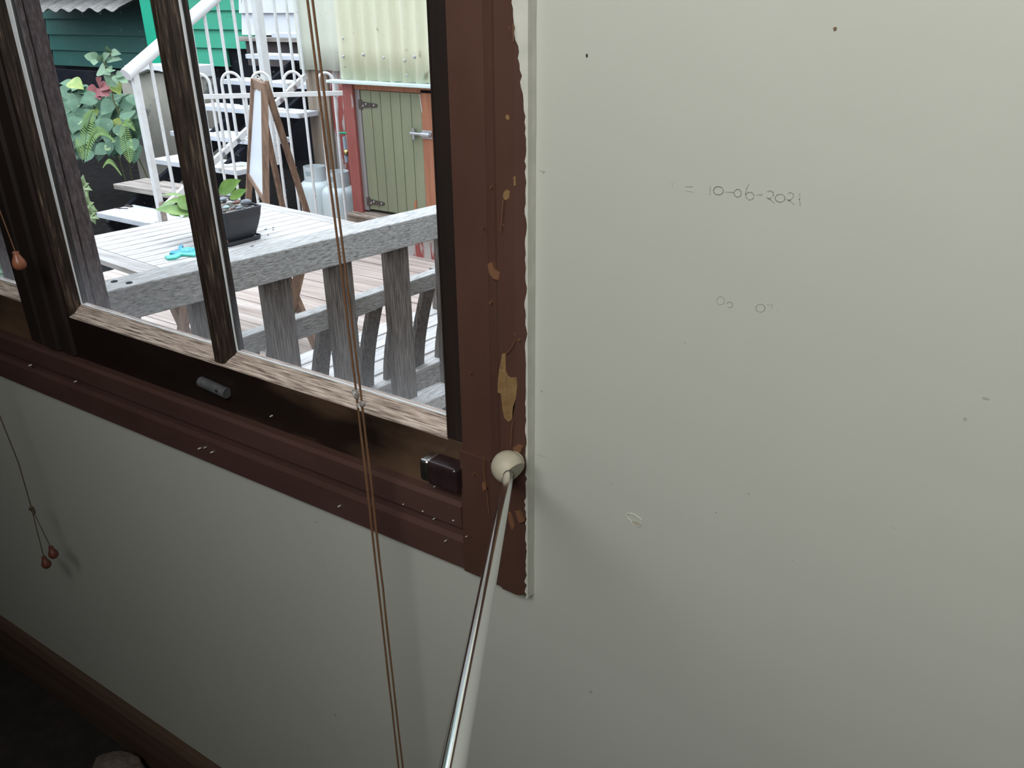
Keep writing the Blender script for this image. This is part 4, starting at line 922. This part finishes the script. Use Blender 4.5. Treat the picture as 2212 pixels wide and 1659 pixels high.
bm = NB(); boards(bm, -11.9, -11.37, 8.3, [.72+.262*k for k in range(6)]); build('weatherboard_wall', bm, GREENSHADE, t)
boxo('return_wall', (-11.36, -11.28, 7.56, 8.28, .8, 2.03), GREENSHADE, t)
boxo('roof', (-15.6, -8.95, 7.25, 9.6, 2.14, 2.20), AWN, t, .01)
# grey corrugated awning in front of the teal wall
bm = NB(); n = 130; lo_, hi_ = [], []
x0, x1 = -15.4, -11.72
for i in range(n+1):
    x = x0+(x1-x0)*i/n; zz = .026*math.sin(2*math.pi*x/.38); dr0 = .012*noise.noise(V(x*3, 0, 0))
    lo_.append([bm.verts.new((x, 7.3, 1.652+zz+dr0)), bm.verts.new((x, 7.3, 1.641+zz+dr0))]); yh = 8.24; zh = 2.02; hi_.append([bm.verts.new((x, yh, zh+zz)), bm.verts.new((x, yh, zh-.01+zz))])
for i in range(n):
    bm.faces.new((lo_[i][0], lo_[i+1][0], hi_[i+1][0], hi_[i][0])); bm.faces.new((lo_[i][1], hi_[i][1], hi_[i+1][1], lo_[i+1][1])); bm.faces.new((lo_[i][0], lo_[i][1], lo_[i+1][1], lo_[i+1][0]))
simple('awning', bm, AWN, 'wavy-edged weathered corrugated awning at the top left', 'awning', smooth=True)
t = thing('rear_house', (-8.5, 7.3, 1.3), 'white weatherboard wall with a dark underside above the stairs', 'house')
bm = NB(); boards(bm, -9.0, -7.3, 7.3, [1.335, 1.60, 1.865, 2.13]); build('weatherboard_wall', bm, LAVW, t)
boxo('ledge', (-9.0, -7.3, 7.18, 7.30, 1.26, 1.315), OLDTREAD, t, .003)
boxo('dark_panel', (-9.0, -7.3, 7.30, 7.36, .95, 1.26), mat('dark_taupe_boards', (.07, .06, .06), (.10, .085, .085), .8, 6), t)
# near-black sheets standing in for the deep shade under the houses
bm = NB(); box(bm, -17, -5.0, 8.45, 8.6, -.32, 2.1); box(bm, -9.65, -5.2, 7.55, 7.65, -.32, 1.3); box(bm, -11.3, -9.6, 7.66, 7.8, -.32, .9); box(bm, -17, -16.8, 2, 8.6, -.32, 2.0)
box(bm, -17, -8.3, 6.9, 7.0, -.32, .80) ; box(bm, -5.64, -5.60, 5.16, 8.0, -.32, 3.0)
struct('underfloor_shade_sheets', bm, DARK)
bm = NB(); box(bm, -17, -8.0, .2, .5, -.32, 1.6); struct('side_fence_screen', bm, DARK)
# ================================================================ garden plants
R = random.Random(11)
def plant(name, label, cat, base, mats, parts):
    t = thing(name, base, label, cat)
    for nm, bm, m in parts: build(nm, bm, m, t, smooth=True)
    return t
def rdir(face=(.55, -.8, .1), spread=.8):
    return (V(*face)+V(R.uniform(-1, 1), R.uniform(-1, 1), R.uniform(-.8, .8))*spread).normalized()
def yz(px, py, y): return on_y(px, py, y)
# big heart-leaved climber
bm, b2 = NB(), NB(); sm = NB()
for k in range(330):
    px, py = R.uniform(112, 296), R.uniform(200, 330)
    lim = 200 if px < 185 else 208
    if px > 150 and py > 318 and R.random() < .6: py -= 60
    if py > 285 and R.random() < .55: continue
    yy = 4.4+R.uniform(-.2, .6)+(py-200)*-.0015
    p = yz(px, py, yy); d = V(R.uniform(-.5, .7), -.35, R.uniform(-1.2, -.1)).normalized()
    L = R.uniform(.13, .22); tgt = bm if R.random() < .98 else b2
    leaf(tgt, p, d, (.45, -.75, .6), L, L*R.uniform(.7, .95), R.uniform(-.1, .25), 'heart', .18)
for k in range(14):
    px, py = R.uniform(130, 200), R.uniform(180, 208); p = yz(px, py, 4.5)
    if px > 200 and px < 250: continue
    leaf(bm, p, V(R.uniform(-.2, 1), -.3, R.uniform(-.6, .2)), (.4, -.6, .8), .22, .16, .1, 'heart', .2)
for a, b in ((150, 176),): leaf(b2, yz(a, b, 4.3), V(1, -.2, -.15), (.2, -.7, .9), .34, .16, .1, 'ovate', .2)
for k in range(2):
    a = yz(R.uniform(170, 270), 300, 5.1); tube(sm, [V(a.x, a.y, -.3), V(a.x+R.uniform(-.1, .1), a.y, .3), yz(R.uniform(150, 280), 230, 4.9)], .008, 6)
plant('climbing_plant', 'bushy heart-leaved climber filling the bed left of the white newel post', 'plant', yz(210, 340, 4.7), None, [('foliage', bm, LEAFD), ('yellow_leaves', b2, LEAFY), ('stem', sm, STEM)])
# tall sapling
bm, sm = NB(), NB(); y = 4.15
stem = [yz(244, 215, y), yz(240, 170, y), yz(238, 150, y), yz(226, 140, y), yz(222, 125, y)]
tube(sm, [V(stem[0].x, stem[0].y+.3, -.3)]+stem, .008, 6); tube(sm, [yz(226, 140, y), yz(238, 118, y), yz(240, 108, y)], .006, 6); tube(sm, [yz(240, 170, y), yz(262, 178, y), yz(280, 168, y)], .008, 6)
for a, b, wd in (((206, 126), (181, 120), .055), ((212, 125), (194, 113), .05), ((207, 128), (203, 141), .06), ((222, 130), (210, 119), .06), ((222, 129), (236, 115), .055), ((240, 113), (260, 116), .05), ((238, 112), (230, 99), .045), ((236, 125), (262, 128), .05), ((231, 128), (243, 133), .04), ((214, 148), (228, 158), .10), ((232, 146), (237, 162), .085), ((242, 150), (236, 156), .07), ((248, 162), (230, 184), .12), ((255, 162), (252, 180), .07), ((262, 164), (276, 178), .07), ((250, 160), (266, 163), .05)):
    A_, B_ = yz(*a, y), yz(*b, y-.05); leaf(bm, A_, B_-A_, (.5, -.8, .3), (B_-A_).length, wd*1.4, .1, 'ovate', .15)
plant('leafy_sapling', 'thin sapling reaching up in front of the teal weatherboards', 'plant', stem[0], None, [('foliage', bm, LEAFT), ('stem', sm, STEM)])
# pink-leaved plant
bm, b2, sm = NB(), NB(), NB()
for a, b, wd in (((214, 188), (217, 168), .11), ((210, 194), (188, 192), .10), ((216, 184), (236, 190), .10), ((218, 190), (234, 206), .12), ((216, 198), (216, 214), .10), ((232, 194), (250, 192), .08), ((204, 200), (222, 202), .09)):
    A_, B_ = yz(*a, 4.25), yz(*b, 4.18); leaf(bm, A_, B_-A_, (.5, -.8, .3), (B_-A_).length*1.05, wd, .1, 'ovate', .1)
A_, B_ = yz(246, 178, 4.2), yz(260, 204, 4.15); leaf(b2, A_, B_-A_, (.7, -.6, .3), (B_-A_).length, .12, .1, 'ovate', .2)
tube(sm, [yz(215, 260, 4.5), yz(216, 215, 4.35), yz(218, 190, 4.25)], .01, 6); tube(sm, [yz(216, 215, 4.35), yz(240, 196, 4.22), yz(248, 184, 4.2)], .008, 6)
plant('pink_leaved_shrub', 'dusky pink leaved shrub between the sapling and the climber', 'plant', yz(215, 260, 4.5), None, [('foliage', bm, LEAFR), ('yellow_leaf', b2, LEAFY), ('stem', sm, STEM)])
# ferns
def frond(bm, a, b, y0, y1, wd, droop=.1, n=20):
    wd *= .55; y0 -= .25; y1 -= .25
    A_, B_ = yz(*a, y0), yz(*b, y1); prev = A_
    ax_ = (B_-A_); L = ax_.length; d = ax_.normalized(); view = V(.55, -.8, .25); s = d.cross(view).normalized()
    for i in range(1, n+1):
        t_ = i/n; p = A_+ax_*t_+V(0, 0, droop*math.sin(math.pi*t_)*L)
        w_ = wd*math.sin(math.pi*(.12+.86*t_))**.7
        for sg in (-1, 1): leaf(bm, p, s*sg+d*.35, view, w_, L/n*.42, .05, 'blade', .1, 4)
        tube(bm, [prev, p], .003, 4, False); prev = p
def fern(label, fr):
    bm = NB()
    for f in fr: frond(bm, *f)
    b = yz(*fr[0][0], fr[0][2]); t = thing('fern', b, label, 'fern', 'ferns in the garden bed'); build('fronds', bm, FERN, t)
fern('upright lime fern frond cluster nearest the outer post', [((182, 345), (202, 238), 4.0, 3.95, .14), ((186, 345), (248, 305), 4.0, 3.95, .10, .25), ((180, 345), (165, 300), 4.05, 4.1, .08)])
fern('hanging lime fern frond just left of the newel post', [((266, 268), (281, 350), 4.0, 3.9, .13, -.02), ((264, 268), (292, 282), 4.0, 3.98, .08, .2)])
fern('small low fern frond above the bare tread', [((222, 362), (262, 378), 3.9, 3.85, .05, .25)])
# rosette succulents at lower left
def rosette(label, px, py, y, s, n=14):
    c = yz(px, py, y); t = thing('succulent_rosette', c, label, 'succulent', 'succulents below the outer post'); bm = NB()
    for k in range(n):
        a = k*2.4; r_ = s*(.45+.55*k/n); d = V(math.cos(a), -.3, math.sin(a)); leaf(bm, c+V(0, -.02*(n-k)/n, 0), d, (.5, -.85, .3), r_, r_*.55, .35, 'ovate', .3, 6)
    build('leaf_rosette', bm, SUCC, t, smooth=True)
rosette('sage succulent rosette highest beside the outer post', 187, 400, 3.7, .13)
rosette('sage succulent rosette in the middle beside the outer post', 196, 442, 3.6, .16)
rosette('sage succulent rosette lowest beside the outer post', 203, 462, 3.55, .12)
bm = NB(); c = yz(244, 480, 3.4)
for k in range(7): leaf(bm, c, V(math.cos(k), -.2, math.sin(k)), (.5, -.85, .3), .08, .05, .2, 'ovate', .2)
simple('ground_cover', bm, LEAFY, 'small yellow-green ground plant under the lowest tread', 'plant', smooth=True)
# plant glimpsed through the left sash
bm = NB(); c = on_y(-10, 520, 1.6)
for k in range(9): leaf(bm, c+V(.02*k-.1, 0, -.02*k), V(.9, -.2, .6-.15*k), (.5, -.8, .4), .28, .16, .1, 'heart', .2)
tube(bm, [c, V(c.x-.05, c.y+.05, -.3)], .012, 6)
simple('broad_leaf_plant', bm, LEAFD, 'broad green leaves glimpsed through the sash at the left edge', 'plant', smooth=True)
